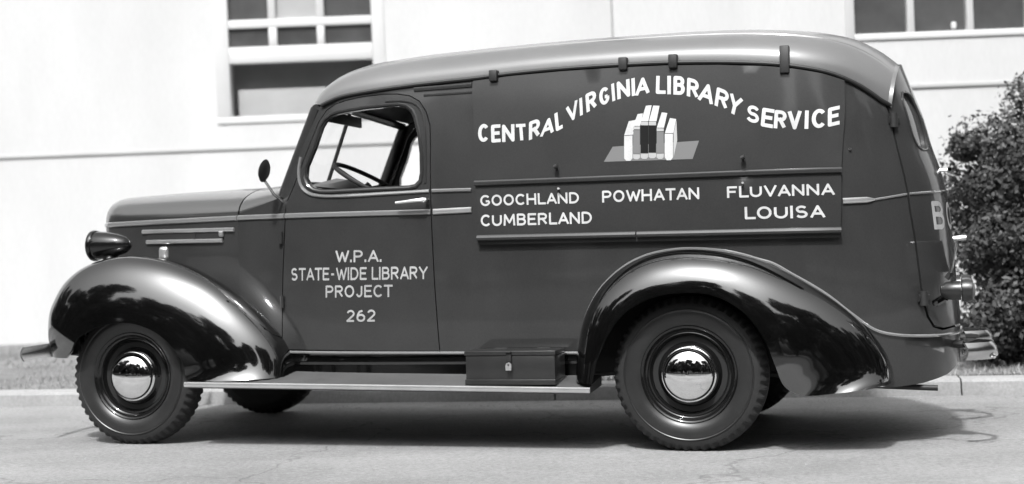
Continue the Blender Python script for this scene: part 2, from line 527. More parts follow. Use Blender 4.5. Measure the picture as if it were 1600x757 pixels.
# ------------------------------------------------------------------ evergreen shrub
def leaf_cloud(n, sample, size, aspect, rnd, tri=False):
    V, Fc = [], []
    for i in range(n):
        p, nrm = sample(rnd)
        s = size * rnd.uniform(0.6, 1.35)
        q = (nrm + Vector((rnd.gauss(0, 1), rnd.gauss(0, 1), rnd.gauss(0, 1))) * 0.50).normalized()
        t = q.cross(Vector((rnd.gauss(0, 1), rnd.gauss(0, 1), rnd.gauss(0, 1) + 0.6))).normalized()
        d = t.cross(q)
        k = len(V)
        V += [p, p + d*s*0.5 + t*s*aspect, p + d*s, p + d*s*0.5 - t*s*aspect]
        Fc.append((k, k+1, k+2, k+3))
    return V, Fc
rnd = random.Random(21)
lobes = []
BC = Vector((4.05, 9.75, 0.0))
for i in range(130):
    a = rnd.uniform(0, 2*math.pi); z = rnd.uniform(0.03, 1.0)
    zz = 0.05 + z*1.86
    rr = 1.05 * (1 - 0.60*max(0, (zz - 1.0)/1.0)**1.5) * rnd.uniform(0.35, 1.0)
    lobes.append((BC + Vector((math.cos(a)*rr*1.05, math.sin(a)*rr*0.9, zz*rnd.uniform(0.95, 1.03))), rnd.uniform(0.17, 0.33)))
for i in range(45):
    a = rnd.uniform(0, 2*math.pi); rr = rnd.random()**0.5 * 0.8
    lobes.append((BC + Vector((math.cos(a)*rr, math.sin(a)*rr*0.8, rnd.uniform(0.1, 1.45))), rnd.uniform(0.22, 0.36)))
for i in range(26):
    lobes.append((Vector((rnd.uniform(2.88, 3.7), rnd.uniform(9.0, 9.4), rnd.uniform(0.10, 1.0))), rnd.uniform(0.15, 0.25)))
lobes.append((Vector((2.995, 9.55, 1.43)), 0.10))
lobes.append((Vector((3.06, 9.5, 1.17)), 0.13))
for dx in (0.0, 0.35, 0.7, 1.1): lobes.append((Vector((3.55 + dx, 9.5, 1.74 + dx*0.35)), 0.13))
def bush_sample(r):
    c, R_ = lobes[r.randrange(len(lobes))]
    d = Vector((r.gauss(0, 1), r.gauss(0, 1), r.gauss(0, 1))).normalized()
    q = R_ * (1 - 0.55*r.random()**1.5) * (1.18 if r.random() < 0.10 else 1.0)
    return c + d*q, d
bush = tag(empty("evergreen_shrub", (4.05, 9.75, 0.0)), "tall dense dark evergreen shrub by the rear of the truck", "shrub")
V, Fc = leaf_cloud(150000, bush_sample, 0.037, 0.28, rnd)
o = obj("foliage", V, Fc, "leaf_bush", bush, smooth=False, recalc=False); o.location = (-4.05, -9.75, 0)
g = Geo()
for c, R_ in lobes[:60] + lobes[175:]:
    b = BC + Vector((rnd.uniform(-0.12, 0.12), rnd.uniform(-0.12, 0.12), 0))
    m_ = b.lerp(c, 0.5) + Vector((0, 0, 0.1))
    g.tube([b + Vector((0, 0, -0.05)), m_, c + (c - m_).normalized()*R_*0.8], [0.02, 0.012, 0.003], 5)
o = g.obj("stem", "bark", bush); o.location = (-4.05, -9.75, 0)

# ------------------------------------------------------------------ what lies across the road (seen mirrored in the hubcaps and fenders)
def tree_meshes(seed, h, w):
    r = random.Random(seed)
    g = Geo()
    trunk = [(0, 0, -0.3), (0.1, 0.05, h*0.2), (0.0, 0.1, h*0.45), (0.1, 0, h*0.8)]
    g.tube(trunk, [0.34, 0.26, 0.18, 0.05], 8)
    lob = []
    for i in range(26):
        a = r.uniform(0, 6.28); q = r.random()**0.5 * w*0.62; z = h*r.uniform(0.24, 0.92)
        q *= 1 - 0.5*max(0, z/h - 0.6)/0.4
        c = Vector((math.cos(a)*q, math.sin(a)*q, z)); lob.append((c, r.uniform(0.22, 0.36)*w*0.62))
        g.tube([(0.05, 0.05, h*r.uniform(0.25, 0.5)), c*0.6 + Vector((0, 0, h*0.2)), c], [0.12, 0.07, 0.02], 5)
    def smp(rr):
        c, R_ = lob[rr.randrange(len(lob))]
        d = Vector((rr.gauss(0, 1), rr.gauss(0, 1), rr.gauss(0, 1))).normalized()
        return c + d*R_*(1 - 0.5*rr.random()**2), d
    V, Fc = leaf_cloud(11000, smp, 0.50, 0.34, r)
    return make_mesh("trunk", g.v, g.f, "bark"), make_mesh("crown", V, Fc, "leaf_tree", smooth=False, recalc=False)
tm = [tree_meshes(5, 10.0, 6.0), tree_meshes(8, 13.0, 8.0), tree_meshes(9, 8.0, 7.0)]
tree_spots = []
tr = random.Random(4)
for k in range(30):
    a = rad(-105 + 210*k/29 + tr.uniform(-3, 3)); d = tr.uniform(26, 33)
    tree_spots.append((1.0 - math.sin(a)*d*1.25, 8.0 - math.cos(a)*d, (1, 0, 1, 2, 1)[k % 5], tr.uniform(1.2, 1.55)))
for i, (x, y, k, s) in enumerate(tree_spots):
    t = tag(empty("tree", (x, y, 0.2), (0, 0, i*1.3)), "leafy tree across the lawn facing the truck, mirrored in its hubcaps", "tree", "trees across the lawn")
    t.scale = (s, s, s)
    for me in tm[k]: link(bpy.data.objects.new(me.name, me), t)
hs = tag(empty("house", (-13.0, -38.0, 0.2)), "pale gabled house across the lawn, mirrored in the hubcaps", "house")
g = Geo(); g.box(-6, 6, -4, 4, -0.3, 5.6); g.obj("wall", "house_wall", hs, smooth=False)
g = Geo(); g.add([(-6.5, -4.5, 5.5), (6.5, -4.5, 5.5), (6.5, 4.5, 5.5), (-6.5, 4.5, 5.5), (-6.5, 0, 8.6), (6.5, 0, 8.6)], [(0,1,5,4),(2,3,4,5),(1,2,5),(3,0,4),(0,3,2,1)]); g.obj("roof", "house_roof", hs, smooth=False)
for x in (-4, -1.4, 1.4, 4):
    for z in (1.0, 3.4):
        g = Geo(); g.box(x - 0.5, x + 0.5, 4.01, 4.06, z, z + 1.5); g.obj("window", "window_glass_dark", hs, smooth=False)

# ------------------------------------------------------------------ panel truck: shape functions (truck frame: x to the rear, near side -y, z up, origin under the front axle)
def spl(t, tab):
    n = len(tab)
    if t <= tab[0][0]: return tab[0][1]
    if t >= tab[-1][0]: return tab[-1][1]
    i = 0
    for i in range(n - 1):
        if t <= tab[i+1][0]: break
    x0, y0 = tab[i]; x1, y1 = tab[i+1]; h = x1 - x0
    def m(j):
        if j <= 0: return (tab[1][1]-tab[0][1])/(tab[1][0]-tab[0][0])
        if j >= n-1: return (tab[-1][1]-tab[-2][1])/(tab[-1][0]-tab[-2][0])
        return (tab[j+1][1]-tab[j-1][1])/(tab[j+1][0]-tab[j-1][0])
    k = (t-x0)/h; k2 = k*k; k3 = k2*k
    return (2*k3-3*k2+1)*y0+(k3-2*k2+k)*h*m(i)+(-2*k3+3*k2)*y1+(k3-k2)*h*m(i+1)
VT = [(.2,.64),(.44,.672),(.75,.69),(1.1,.69),(1.25,.682),(1.5,.657),(1.75,.618),(1.95,.58)]
XR = [(.2,3.97),(.336,3.998),(.534,4.006),(.686,3.997),(.84,3.988),(.96,3.983),(1.115,3.968),(1.24,3.943),(1.363,3.904),(1.49,3.875),(1.6,3.838),(1.75,3.785),(1.85,3.75)]
X0, NE, LC = 3.15, 2.5, 1.2
UM = X0 + LC
def Wd(z): return spl(z, VT)
def Xr(z): return spl(z, XR)
def S(x, z):
    w = Wd(z)
    if x < 1.35: w -= .17*(1.35-x)**2
    if x > X0:
        q = min(1, (x-X0)/(Xr(z)-X0)); w *= (1-q**NE)**(1/NE)
    return w
def M(u, z, off=0.0):
    if u <= X0: return (u, -(S(u, z)+off), z)
    th = (u-X0)/LC*math.pi/2
    s, c = math.sin(th), max(0.0, math.cos(th))
    a = Xr(z)-X0; b = Wd(z)
    x = X0+a*s**(2/NE); y = -b*c**(2/NE)
    nx = (s**(2-2/NE))/a; ny = -(c**(2-2/NE))/b; l = math.hypot(nx, ny) or 1
    return (x+off*nx/l, y+off*ny/l, z)
def x2u(x, z):
    if x <= X0: return x
    q = min(1, (x-X0)/(Xr(z)-X0)); return X0+LC*math.asin(q**(NE/2))/(math.pi/2)
def skin(off=0.0, turn=1.0):
    return lambda u, z, d: M(u, z, off - d*turn)

def offset_poly(poly, d):
    n = len(poly); A = sum(poly[i][0]*poly[(i+1) % n][1]-poly[(i+1) % n][0]*poly[i][1] for i in range(n))
    sg = 1 if A > 0 else -1; out = []
    for i in range(n):
        p0, p1, p2 = poly[i-1], poly[i], poly[(i+1) % n]
        a = Vector((p1[0]-p0[0], p1[1]-p0[1])).normalized(); b = Vector((p2[0]-p1[0], p2[1]-p1[1])).normalized()
        na = Vector((a.y, -a.x))*sg; nb = Vector((b.y, -b.x))*sg
        m = (na+nb); k = m.length_squared
        m = m*(2/k) if k > 0.2 else na
        out.append((p1[0]+m.x*d, p1[1]+m.y*d))
    return out

WB, RW = 2.836, 0.35
truck = empty("panel_truck", ORG, (-TILT, 0, -PSI))
tag(truck, "dark vintage panel truck with painted library lettering standing at the kerb", "truck")

RAIL = [(1.001,1.676),(1.094,1.709),(1.272,1.730),(1.474,1.745),(1.673,1.754),(1.804,1.759),(1.998,1.771),(2.251,1.778),(2.5,1.778),(2.744,1.773),(3.012,1.758),(3.215,1.738),(3.329,1.720),(3.467,1.688),(3.549,1.655),(3.629,1.608),(3.725,1.532)]
def rail_pt(x, off=0.0, dz=0.0):
    z = spl(x, RAIL) + dz
    return M(x2u(x, z), z, off)
CROWN = [(.87,1.715),(.90,1.785),(.95,1.838),(1.03,1.888),(1.166,1.926),(1.458,1.953),(1.673,1.962),(1.99,1.971),(2.3,1.976),(2.6,1.976),(2.89,1.974),(3.146,1.962),(3.395,1.934),(3.517,1.908),(3.607,1.876),(3.70,1.82),(3.765,1.765)]

DOOR = [(.757,.462),(1.0,.459),(1.612,.452),(1.600,.80),(1.590,1.216),(1.588,1.45),(1.584,1.54),(1.562,1.608),(1.527,1.660),(1.476,1.690),(1.41,1.703),(1.341,1.706),(1.22,1.700),(1.132,1.687),(1.075,1.672),(1.030,1.645),(.988,1.590),(.914,1.418),(.855,1.281),(.806,1.187),(.778,.80)]
WINDOW = [(1.007,1.562),(1.027,1.592),(1.058,1.613),(1.095,1.623),(1.131,1.628),(1.25,1.638),(1.377,1.643),(1.42,1.642),(1.458,1.632),(1.484,1.611),(1.500,1.580),(1.522,1.497),(1.534,1.408),(1.537,1.310),(1.530,1.275),(1.511,1.257),(1.48,1.252),(1.27,1.252),(1.068,1.251),(1.01,1.254),(.97,1.263),(.94,1.283),(.922,1.316),(.927,1.367),(.972,1.464)]

# ---- body shell
arch = [(2.836+.43*math.cos(rad(a)), .36+.43*math.sin(rad(a))) for a in range(168, 8, -8)]
REAR_SEAM = [(4.105,.512),(3.985,.505),(3.90,.522),(3.855,.57),(3.832,.659),(3.820,.846),(3.797,1.05),(3.797,1.25),(3.812,1.428),(3.806,1.531)]
body_poly = [(.50,.52),(.60,.475),(.75,.448),(1.6,.440),(2.30,.432),(2.39,.432)] + arch + [(3.268,.42),(3.275,.29),(3.45,.262),(3.63,.262),(3.825,.273),(4.05,.301),(4.245,.346),(UM,.365),(UM,.512)] + REAR_SEAM
body_poly += [(x2u(x, z), z) for x, z in reversed(RAIL[:-1])] + [(.950,1.645),(.907,1.570),(.867,1.474),(.816,1.341),(.766,1.221),(.50,1.15)]
v, f = patch(body_poly, [offset_poly(DOOR, 0.005)], 0.055, skin(), 0.022)
body = obj("body", v + mirror(v), f + [tuple(i + len(v) for i in reversed(q)) for q in f], "body_paint", truck)

# ---- roof
rows = []
NS = 64
for i in range(NS + 1):
    s = i / NS
    s = s*s*(3-2*s)*0.35 + s*0.65
    xr_ = 1.001 + s*(3.725-1.001); xc = .87 + s*(3.765-.87)
    a = Vector(rail_pt(xr_, 0.004)); zc = spl(xc, CROWN)
    row = []
    e = 2/2.25
    half = sorted([k*90/16 for k in range(1, 16)] + [41.6, 42.3, 43.0, 43.7, 44.4])
    for ph, sy in [(0.0, -1)] + [(h_, -1) for h_ in half] + [(90.0, 0)] + [(h_, 1) for h_ in reversed(half)] + [(0.0, 1)]:
        fy = 1.0 if ph == 0.0 else (0.0 if ph == 90.0 else math.cos(rad(ph))**e)
        fr = 0.0 if ph == 0.0 else (1.0 if ph == 90.0 else math.sin(rad(ph))**e)
        sink = {42.3: .004, 43.0: .008, 43.7: .004}.get(ph, 0.0) * min(1.0, s*8) * min(1.0, (1-s)*8)
        row.append((a.x + (xc-a.x)*fr, sy*(abs(a.y)*fy - sink*.6), a.z + (zc-a.z)*fr - sink))
    rows.append(row)
g = Geo(); g.grid(rows)
# turned-down lip over the rear doors
last = rows[-1]
lip = [[tuple(p) for p in last], [(p[0] + 0.016, p[1]*1.006, p[2] - 0.010) for p in last], [(p[0] + 0.012, p[1]*0.985, p[2] - 0.026) for p in last]]
g.grid(lip)
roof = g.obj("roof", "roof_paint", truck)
for sgn in (1, -1):
    path = [rail_pt(1.001 + (3.735-1.001)*k/70, 0.010, -0.002) for k in range(71)]
    if sgn < 0: path = mirror(path)
    Geo().tube(path, 0.0095, 8).obj("drip_rail", "bare_black", roof)
g = Geo()
g.grid([[(p[0], p[1]*0.96, p[2] - 0.035) for p in r] for r in rows[3:-3]])
g.obj("headliner", "liner", roof)

# ---- cab: windshield, pillars, cowl, hood
def mirror_pt(p): return (p[0], -p[1], p[2])
wb, wt = (.774, -.612, 1.225), (.962, -.600, 1.662)
cb, ct = (.745, 0, 1.315), (.893, 0, 1.708)
wf = Geo()
for p, q in ((wb, wt), (mirror_pt(wb), mirror_pt(wt))): wf.tube([p, q], 0.026, 10)
for p, q, s_in in ((wb, cb, 1), (mirror_pt(wb), cb, 1)): wf.tube([p, q], 0.020, 8)
for p, q in ((wt, ct), (mirror_pt(wt), ct)): wf.tube([p, q], 0.022, 8)
ws = wf.obj("windshield_frame", "body_paint", truck)
Geo().tube([cb, ct], 0.011, 8).obj("divider", "bare_black", ws)
for sg in (1, -1):
    q = [(p[0], p[1]*sg, p[2]) for p in (wb, cb, ct, wt)]
    obj("pane", q, [(0, 1, 2, 3)], "clear_glass", ws, smooth=False)

HW = [(-.525,.14),(-.515,.19),(-.48,.235),(-.41,.278),(-.25,.338),(0,.418),(.25,.492),(.5,.564)]
HT = [(-.525,1.235),(-.515,1.262),(-.48,1.280),(-.41,1.288),(-.25,1.293),(0,1.301),(.5,1.306)]
def hood_section(x, w, zb, zt, side_bottom=None, n=2.3):
    out = []
    if side_bottom is not None: out += [(x, -w*0.98, side_bottom), (x, -w*0.995, (side_bottom+zb)/2)]
    for j in range(-14, 15):
        ph = (1-abs(j)/14)*math.pi/2
        e = 2/n
        fy = 1.0 if abs(j) == 14 else (0.0 if j == 0 else math.cos(ph)**e)
        fz = 0.0 if abs(j) == 14 else (1.0 if j == 0 else math.sin(ph)**e)
        out.append((x, math.copysign(1, j)*w*fy, zb+(zt-zb)*fz))
    if side_bottom is not None: out += [(x, w*0.995, (side_bottom+zb)/2), (x, w*0.98, side_bottom)]
    return out
hx = [-.525, -.522, -.515, -.50, -.48, -.45, -.41, -.34, -.25, -.12, 0, .12, .25, .38, .496]
g = Geo(); g.grid([hood_section(x, spl(x, HW), 1.135, spl(x, HT)) for x in hx])
hood = g.obj("hood", "hood_paint", truck, angle=50)
for sg in (1, -1):
    g = Geo(); g.grid([[(x, -sg*spl(x, HW)*(1.0 if q == 0 else .998 - .006*q), 1.1345 - .103*q) for q in range(6)] for x in hx])
    g.obj("hood_side", "door_paint", truck)
g = Geo()
rows = []
for k in range(9):
    t = k/8
    sec = hood_section(0, .564+(.622-.564)*t, 1.135+(1.218-1.135)*t, 1.306+(1.322-1.306)*t)
    rows.append([(.504+(.775-.504)*t - .03*t*(1-abs(p[1])/.58), p[1], p[2]) for p in sec])
g.grid(rows); g.obj("cowl", "hood_paint", truck)
def hood_pt(x, z, off): return (x, -(spl(x, HW)*0.997 + off), z)
for sg in (1, -1):
    def side(path): return path if sg > 0 else mirror(path)
    xs_ = [-.520 + (.492+.520)*k/40 for k in range(41)]
    Geo().tube(side([hood_pt(x, 1.130, 0.003) for x in xs_]), 0.013, 8, 0.55).obj("belt_moulding", "moulding_paint", hood)
    xs_ = [-.18 + (.47+.18)*k/20 for k in range(21)]
    Geo().tube(side([hood_pt(x, 1.082 - .016*(x+.18), 0.004) for x in xs_]), 0.011, 8, 0.6).obj("vent_trim", "bright_trim", hood)
    xs2 = [-.15 + (.39+.15)*k/20 for k in range(21)]
    Geo().tube(side([hood_pt(x, 1.026 - .016*(x+.15), 0.004) for x in xs2]), 0.011, 8, 0.6).obj("vent_trim", "bright_trim", hood)
    rows = [[hood_pt(x, 1.072 - .016*(x+.15), 0.003), hood_pt(x, 1.036 - .016*(x+.15), 0.003)] for x in xs2]
    if sg < 0: rows = [mirror(r) for r in rows]
    g = Geo(); g.grid(rows); g.obj("vent_slot", "bare_black", hood)
    g = Geo(); g.tube(side([hood_pt(.372, 1.054, 0.006), hood_pt(.398, 1.053, 0.006)]), 0.016, 8, 0.4); g.obj("vent_cap", "bright_trim", hood)
    g = Geo(); g.tube(side([hood_pt(.20, 1.066, 0.004), hood_pt(.20, 1.03, 0.004)]), 0.006, 6); g.obj("vent_rib", "bare_black", hood)
    vv, ff = bevel_box(-.055, .005, -.035, .0, .925, 1.00, 0.02, 3)
    vv = [(p[0], p[1] - spl(-.025, HW)*0.985 + 0.014, p[2]) for p in vv]
    obj("hood_latch", vv if sg > 0 else mirror(vv), ff, "bright_trim", hood)
# radiator prow and grille bars
gr_rows = []
for z in [.50, .60, .72, .84, .96, 1.06, 1.12]:
    k = (z - .5)/.62
    gr_rows.append([(-.525 - .03*math.sin(k*math.pi) + .30*(abs(t)**2.2) - (1-k)*0.03, t*(.20+.10*k), z) for t in [j/8 for j in range(-8, 9)]])
g = Geo(); g.grid(gr_rows); grille = g.obj("grille", "bare_black", truck)
for i in range(11):
    z = .56 + i*.048; k = (z-.5)/.62
    path = [(-.537 - .03*math.sin(k*math.pi) + .30*(abs(t)**2.2) - (1-k)*0.03, t*(.20+.10*k), z) for t in [j/8 for j in range(-8, 9)]]
    Geo().tube(path, 0.010, 6).obj("bar", "chrome", grille)
g = Geo(); g.box(-.30, .55, -.36, .36, .45, .80); g.obj("engine_block", "chassis_black", truck, smooth=False)

# ---- doors with window openings, mouldings, handle
for sg in (1, -1):
    v, f = patch(DOOR, [WINDOW], 0.05, skin(), 0.030)
    if sg < 0: v = mirror(v)
    d = obj("door", v, f, "door_paint", truck)
    def sd_(path): return path if sg > 0 else mirror(path)
    def on(pts, off): return sd_([M(x2u(x, z), z, off) for x, z in pts])
    ring = offset_poly(WINDOW, 0.012)
    Geo().tube(on(ring + [ring[0]], 0.002), 0.008, 6, cap=False).obj("window_surround", "body_paint", d)
    mp = catmull([(.888,1.42),(.878,1.36),(.884,1.295),(.915,1.250),(.977,1.224),(1.109,1.214),(1.35,1.217),(1.586,1.2205)], 8)
    Geo().tube(on(mp, 0.003), 0.0085, 6, 0.8).obj("window_moulding", "moulding_paint", d)
    outer = catmull([(1.35,1.672),(1.45,1.667),(1.515,1.643),(1.548,1.59),(1.562,1.50),(1.566,1.38),(1.566,1.26)], 6)
    Geo().tube(on(outer, 0.001), 0.006, 6, 0.8).obj("window_moulding", "body_paint", d)
    bp = [(.80 + (1.593-.80)*k/24, 1.128 - .009*k/24) for k in range(25)]
    Geo().tube(on(bp, 0.003), 0.013, 8, 0.55).obj("belt_moulding", "moulding_paint", d)
    hd = Geo()
    hp = [M(1.578, 1.176, 0.008), M(1.578, 1.177, 0.045), M(1.56, 1.176, 0.052), M(1.50, 1.1725, 0.050), M(1.43, 1.168, 0.046)]
    hd.tube(sd_(hp), [0.011, 0.011, 0.011, 0.0085, 0.007], 8)
    hd.obj("handle", "chrome", d)
    for z in (.70, 1.02): Geo().tube(sd_([M(.772, z-.03, 0.008), M(.772, z+.03, 0.008)]), 0.012, 8).obj("hinge", "body_paint", d)
    # glass wound down: only its top edge shows at the sill
# quarter behind the door: mouldings and gutter
for sg in (1, -1):
    def on(pts, off):
        q = [M(x2u(x, z), z, off) for x, z in pts]; return q if sg > 0 else mirror(q)
    Geo().tube(on([(1.600+(1.800-1.600)*k/6, 1.2205-.003*k/6) for k in range(7)], 0.003), 0.0085, 6, 0.8).obj("window_moulding", "moulding_paint", body)
    Geo().tube(on([(.500+(.794-.500)*k/12, 1.130-.002*k/12) for k in range(13)], 0.003), 0.013, 8, 0.55).obj("belt_moulding", "moulding_paint", body)
    Geo().tube(on([(1.606+(1.800-1.606)*k/6, 1.119+.003*k/6) for k in range(7)], 0.003), 0.0135, 8, 0.55).obj("belt_moulding", "bright_trim", body)
    Geo().tube(on([(1.50+(1.797-1.50)*k/8, 1.722+.004*k/8) for k in range(9)], 0.004), 0.012, 8, 0.6).obj("gutter", "body_paint", body)
    Geo().tube(on([(1.55+(1.797-1.55)*k/8, 1.690) for k in range(9)], 0.002), 0.006, 6, 0.6).obj("gutter", "body_paint", body)
    Geo().tube(on([(3.527+(3.662-3.527)*k/8, 1.099+.003*k/8) for k in range(9)], 0.004), [0.013]*7 + [0.009, 0.004], 8, 0.6).obj("belt_moulding", "bright_trim", body)
    q = [M(3.60+(3.795-3.60)*k/10, 1.102+.022*k/10, 0.0015) for k in range(11)]
    Geo().tube(q if sg > 0 else mirror(q), 0.0055, 6, 0.8).obj("belt_moulding", "moulding_paint", body)
    bead = [(2.300,.33),(2.306,.427),(2.332,.561),(2.375,.664),(2.438,.752),(2.532,.83),(2.639,.88),(2.759,.903),(2.877,.905),(3.022,.887),(3.164,.846),(3.304,.776),(3.441,.688),(3.549,.596),(3.642,.524),(3.736,.497)]
    bd = [(x2u(x, z), z) for x, z in bead] + [(3.82,.487),(3.95,.484),(4.10,.484),(4.34,.486)]
    q = [M(u, z, 0.003) for u, z in catmull(bd, 6)]
    Geo().tube(q if sg > 0 else mirror(q), 0.0075, 6).obj("fender_bead", "moulding_paint", body)
    q = [M(.80 + (2.30-.80)*k/30, .447 - .012*k/30, 0.002) for k in range(31)]
    Geo().tube(q if sg > 0 else mirror(q), 0.007, 6, 0.8).obj("sill_bead", "moulding_paint", body)

# ---- rear doors
def arch_pt(ph, dz=0.0):
    a = rail_pt(3.725, 0.004); zc = spl(3.765, CROWN)
    e = 2/2.25
    y = abs(a[1])*math.cos(ph)**e; z = a[2]+(zc-a[2])*math.sin(ph)**e
    w = Wd(z)
    return (X0+LC*math.acos(min(1, (y/w))**(NE/2))/(math.pi/2), z + dz)
top = [arch_pt(rad(a), -0.004) for a in (10, 20, 30, 40, 50, 60, 70, 80)] + [(UM-.006, spl(3.765, CROWN)-.004)]
seam_in = [(4.105,.522),(3.99,.516),(3.908,.532),(3.866,.577),(3.843,.66),(3.831,.846),(3.808,1.05),(3.808,1.25),(3.823,1.428),(3.822,1.52)]
rd_poly = [(UM-.006,.522)] + seam_in + top
rw = [(4.02+.0+.085*(1 if abs(math.cos(a)) > 0 else 1)*math.copysign(abs(math.cos(a))**.7, math.cos(a))*1.15+.03, 1.468+.137*math.copysign(abs(math.sin(a))**.7, math.sin(a))) for a in [2*math.pi*k/28 for k in range(28)]]
rw = [(u + 0.02 - 0.10*(z-1.468)*0.2, z) for u, z in rw]
def rear_y(y, z, off=0.0):
    w = Wd(z); q = min(1, abs(y)/w)
    return (X0+(Xr(z)-X0)*(1-q**NE)**(1/NE)+off, y, z)
for sg in (1, -1):
    v, f = patch(rd_poly, [rw], 0.05, skin(0.003), 0.025)
    if sg < 0: v = mirror(v)
    d = obj("rear_door", v, f, "body_paint", truck)
    def sd_(path): return path if sg > 0 else mirror(path)
    v, f = patch(rw, [], 0.05, skin(-0.012), None)
    obj("pane", sd_(v), f, "window_glass_dark", d)
    Geo().tube(sd_([M(u, z, 0.004) for u, z in rw + [rw[0]]]), 0.006, 6, cap=False).obj("window_surround", "body_paint", d)
    for u, z in ((3.818, 1.462), (3.832, .655)):
        g = Geo(); c = Vector(M(u, z, 0.012))
        g.tube(sd_([c + Vector((0, 0, -.032)), c + Vector((0, 0, .032))]), 0.020, 10)
        g.obj("hinge", "bare_black", d)
        Geo().tube(sd_([M(u-.03, z, 0.006), M(u+.05, z, 0.006)]), 0.018, 8, 0.5).obj("hinge_leaf", "bare_black", d)
    q = [M(3.812+(4.34-3.812)*k/16, 1.126+.022*k/16, 0.005) for k in range(17)]
    Geo().tube(sd_(q), 0.0055, 6, 0.8).obj("belt_moulding", "moulding_paint", d)
    if sg > 0:
        c = Vector(rear_y(-.10, 1.245))
        g = Geo(); g.tube([c, c + Vector((.045, 0, 0))], 0.008, 8); g.tube([c + Vector((.045, .055, .0)), c + Vector((.045, -.055, 0))], [0.007, 0.010], 8)
        g.obj("handle", "chrome", d)

# ---- fenders
def fender(name, secs, material, parent, sg, n=9, inner=True):
    dat = catmull(secs, n)
    rows = []
    for cx, cz, yc, lx, lz, yl, ix, iz, yi, tr_ in dat:
        row = []
        if inner:
            for k in range(0, 7):
                ph = k/7*math.pi/2
                fs, fc = math.sin(ph), 1-math.cos(ph)
                row.append((ix+(cx-ix)*fs, yi+(yc-yi)*fc, iz+(cz-iz)*fs))
        for k in range(0, 15):
            ph = k/14*rad(tr_)
            e = 0.90
            q1 = math.cos(rad(tr_))**e; h1 = math.sin(rad(tr_))**e
            h = math.sin(ph)**e/h1; q = (math.cos(ph)**e - q1)/(1 - q1)
            row.append((lx+(cx-lx)*q, yc+(yl-yc)*h, lz+(cz-lz)*q))
        # rolled lip
        dx, dz = cx-lx, cz-lz; L_ = math.hypot(dx, dz) or 1; dx /= L_; dz /= L_
        row.append((lx-dx*.001, yl+.006, lz-dz*.001))
        row.append((lx+dx*.004, yl+.024, lz+dz*.004))
        row.append((lx+dx*.03, yl+.030, lz+dz*.03))
        rows.append(row if sg > 0 else mirror(row))
    g = Geo(); g.grid(rows)
    return g.obj(name, material, parent, angle=60), [(r_[-3]) for r_ in rows]

RF = []
pairs = [((2.300,.315),(2.418,.312)),((2.303,.38),(2.436,.375)),((2.306,.427),(2.451,.428)),((2.332,.561),(2.487,.505)),((2.375,.664),(2.529,.572)),((2.438,.752),(2.580,.628)),((2.532,.83),(2.649,.670)),((2.639,.88),(2.720,.697)),((2.759,.903),(2.794,.709)),((2.877,.905),(2.890,.711)),((3.022,.887),(2.975,.698)),((3.164,.846),(3.050,.664)),((3.304,.776),(3.125,.604)),((3.441,.688),(3.195,.500)),((3.540,.606),(3.235,.390)),((3.618,.525),(3.270,.300)),((3.678,.435),(3.345,.258)),((3.708,.36),(3.48,.264)),((3.716,.296),(3.66,.285))]
for i, (a, b) in enumerate(pairs):
    t = i/(len(pairs)-1)
    yl = -.905 if i < 13 else -.905 + .10*((i-12)/(len(pairs)-13))**2.2
    yr = -(S(a[0], a[1]) - .01)
    RF.append((a[0], a[1], yr, b[0], b[1], yl, a[0], a[1], yr, 87 if i <= 10 else max(69, 87 - 6*(i-10))))
cpts = [(-.505,.440),(-.520,.50),(-.523,.568),(-.510,.65),(-.485,.722),(-.411,.832),(-.295,.908),(-.143,.947),(.006,.948),(.188,.914),(.368,.845),(.509,.763),(.647,.649),(.750,.537),(.805,.440),(.828,.335)]
lpts = [(-.345,.440),(-.315,.46),(-.285,.485),(-.262,.515),(-.240,.542),(-.195,.568),(-.135,.596),(-.070,.611),(.005,.618),(.090,.610),(.185,.578),(.262,.528),(.318,.468),(.360,.400),(.385,.335),(.560,.325)]
FF = []
for i, (a, b) in enumerate(zip(cpts, lpts)):
    yc = -.70 if i > 3 else -.66-.01*i
    yl = -.895 if i > 2 else -.84-.02*i
    ix, iz = a[0]+.03, a[1]-.10
    if i < 4: iz = a[1] - .02*i; ix = a[0]+.05
    yi = -.42
    if a[0] > .30: yi = -(S(a[0], max(.45, iz)) - .015)
    if a[0] > .30: ix = a[0]; iz = a[1]-.10*(1-(a[0]-.3)/.53)
    FF.append((a[0], a[1], yc if a[0] < .5 else max(yc, yc), b[0], b[1], yl, ix, iz, yi, (80 - 4*max(0, 3-i)) if i < 12 else 83))
for sg in (1, -1):
    o, lipc = fender("rear_fender", RF, "fender_black", truck, sg, inner=False)
    o, lipc = fender("front_fender", FF, "fender_black", truck, sg, inner=True)
    # headlight pod on its fender
    hl = empty("headlight", (0, 0, 0), (0, 0, 0), truck)
    yy = -.56*sg
    prof = [(0.0,.205),(.022,.198),(.042,.175),(.058,.13),(.069,.075),(.075,.02),(.076,-.01),(.072,-.02)]
    Geo().lathe(prof, 32, 'x', (-.335, yy, 1.012)).obj("shell", "wheel_paint", hl)
    Geo().lathe([(.072,-.024),(.081,-.020),(.083,-.010),(.079,.002)], 32, 'x', (-.335, yy, 1.012)).obj("bezel", "wheel_paint", hl)
    Geo().lathe([(.073,-.018),(.06,-.034),(.03,-.044),(.0,-.047)], 32, 'x', (-.335, yy, 1.012)).obj("lens", "clear_glass", hl)
    Geo().lathe([(.072,-.014),(.05,.02),(.02,.045),(.0,.05)], 32, 'x', (-.335, yy, 1.012)).obj("reflector", "chrome", hl)
    Geo().tube([(-.25, yy, .96), (-.24, yy - .03*sg, .89)], [.035, .05], 12).obj("pedestal", "wheel_paint", hl)

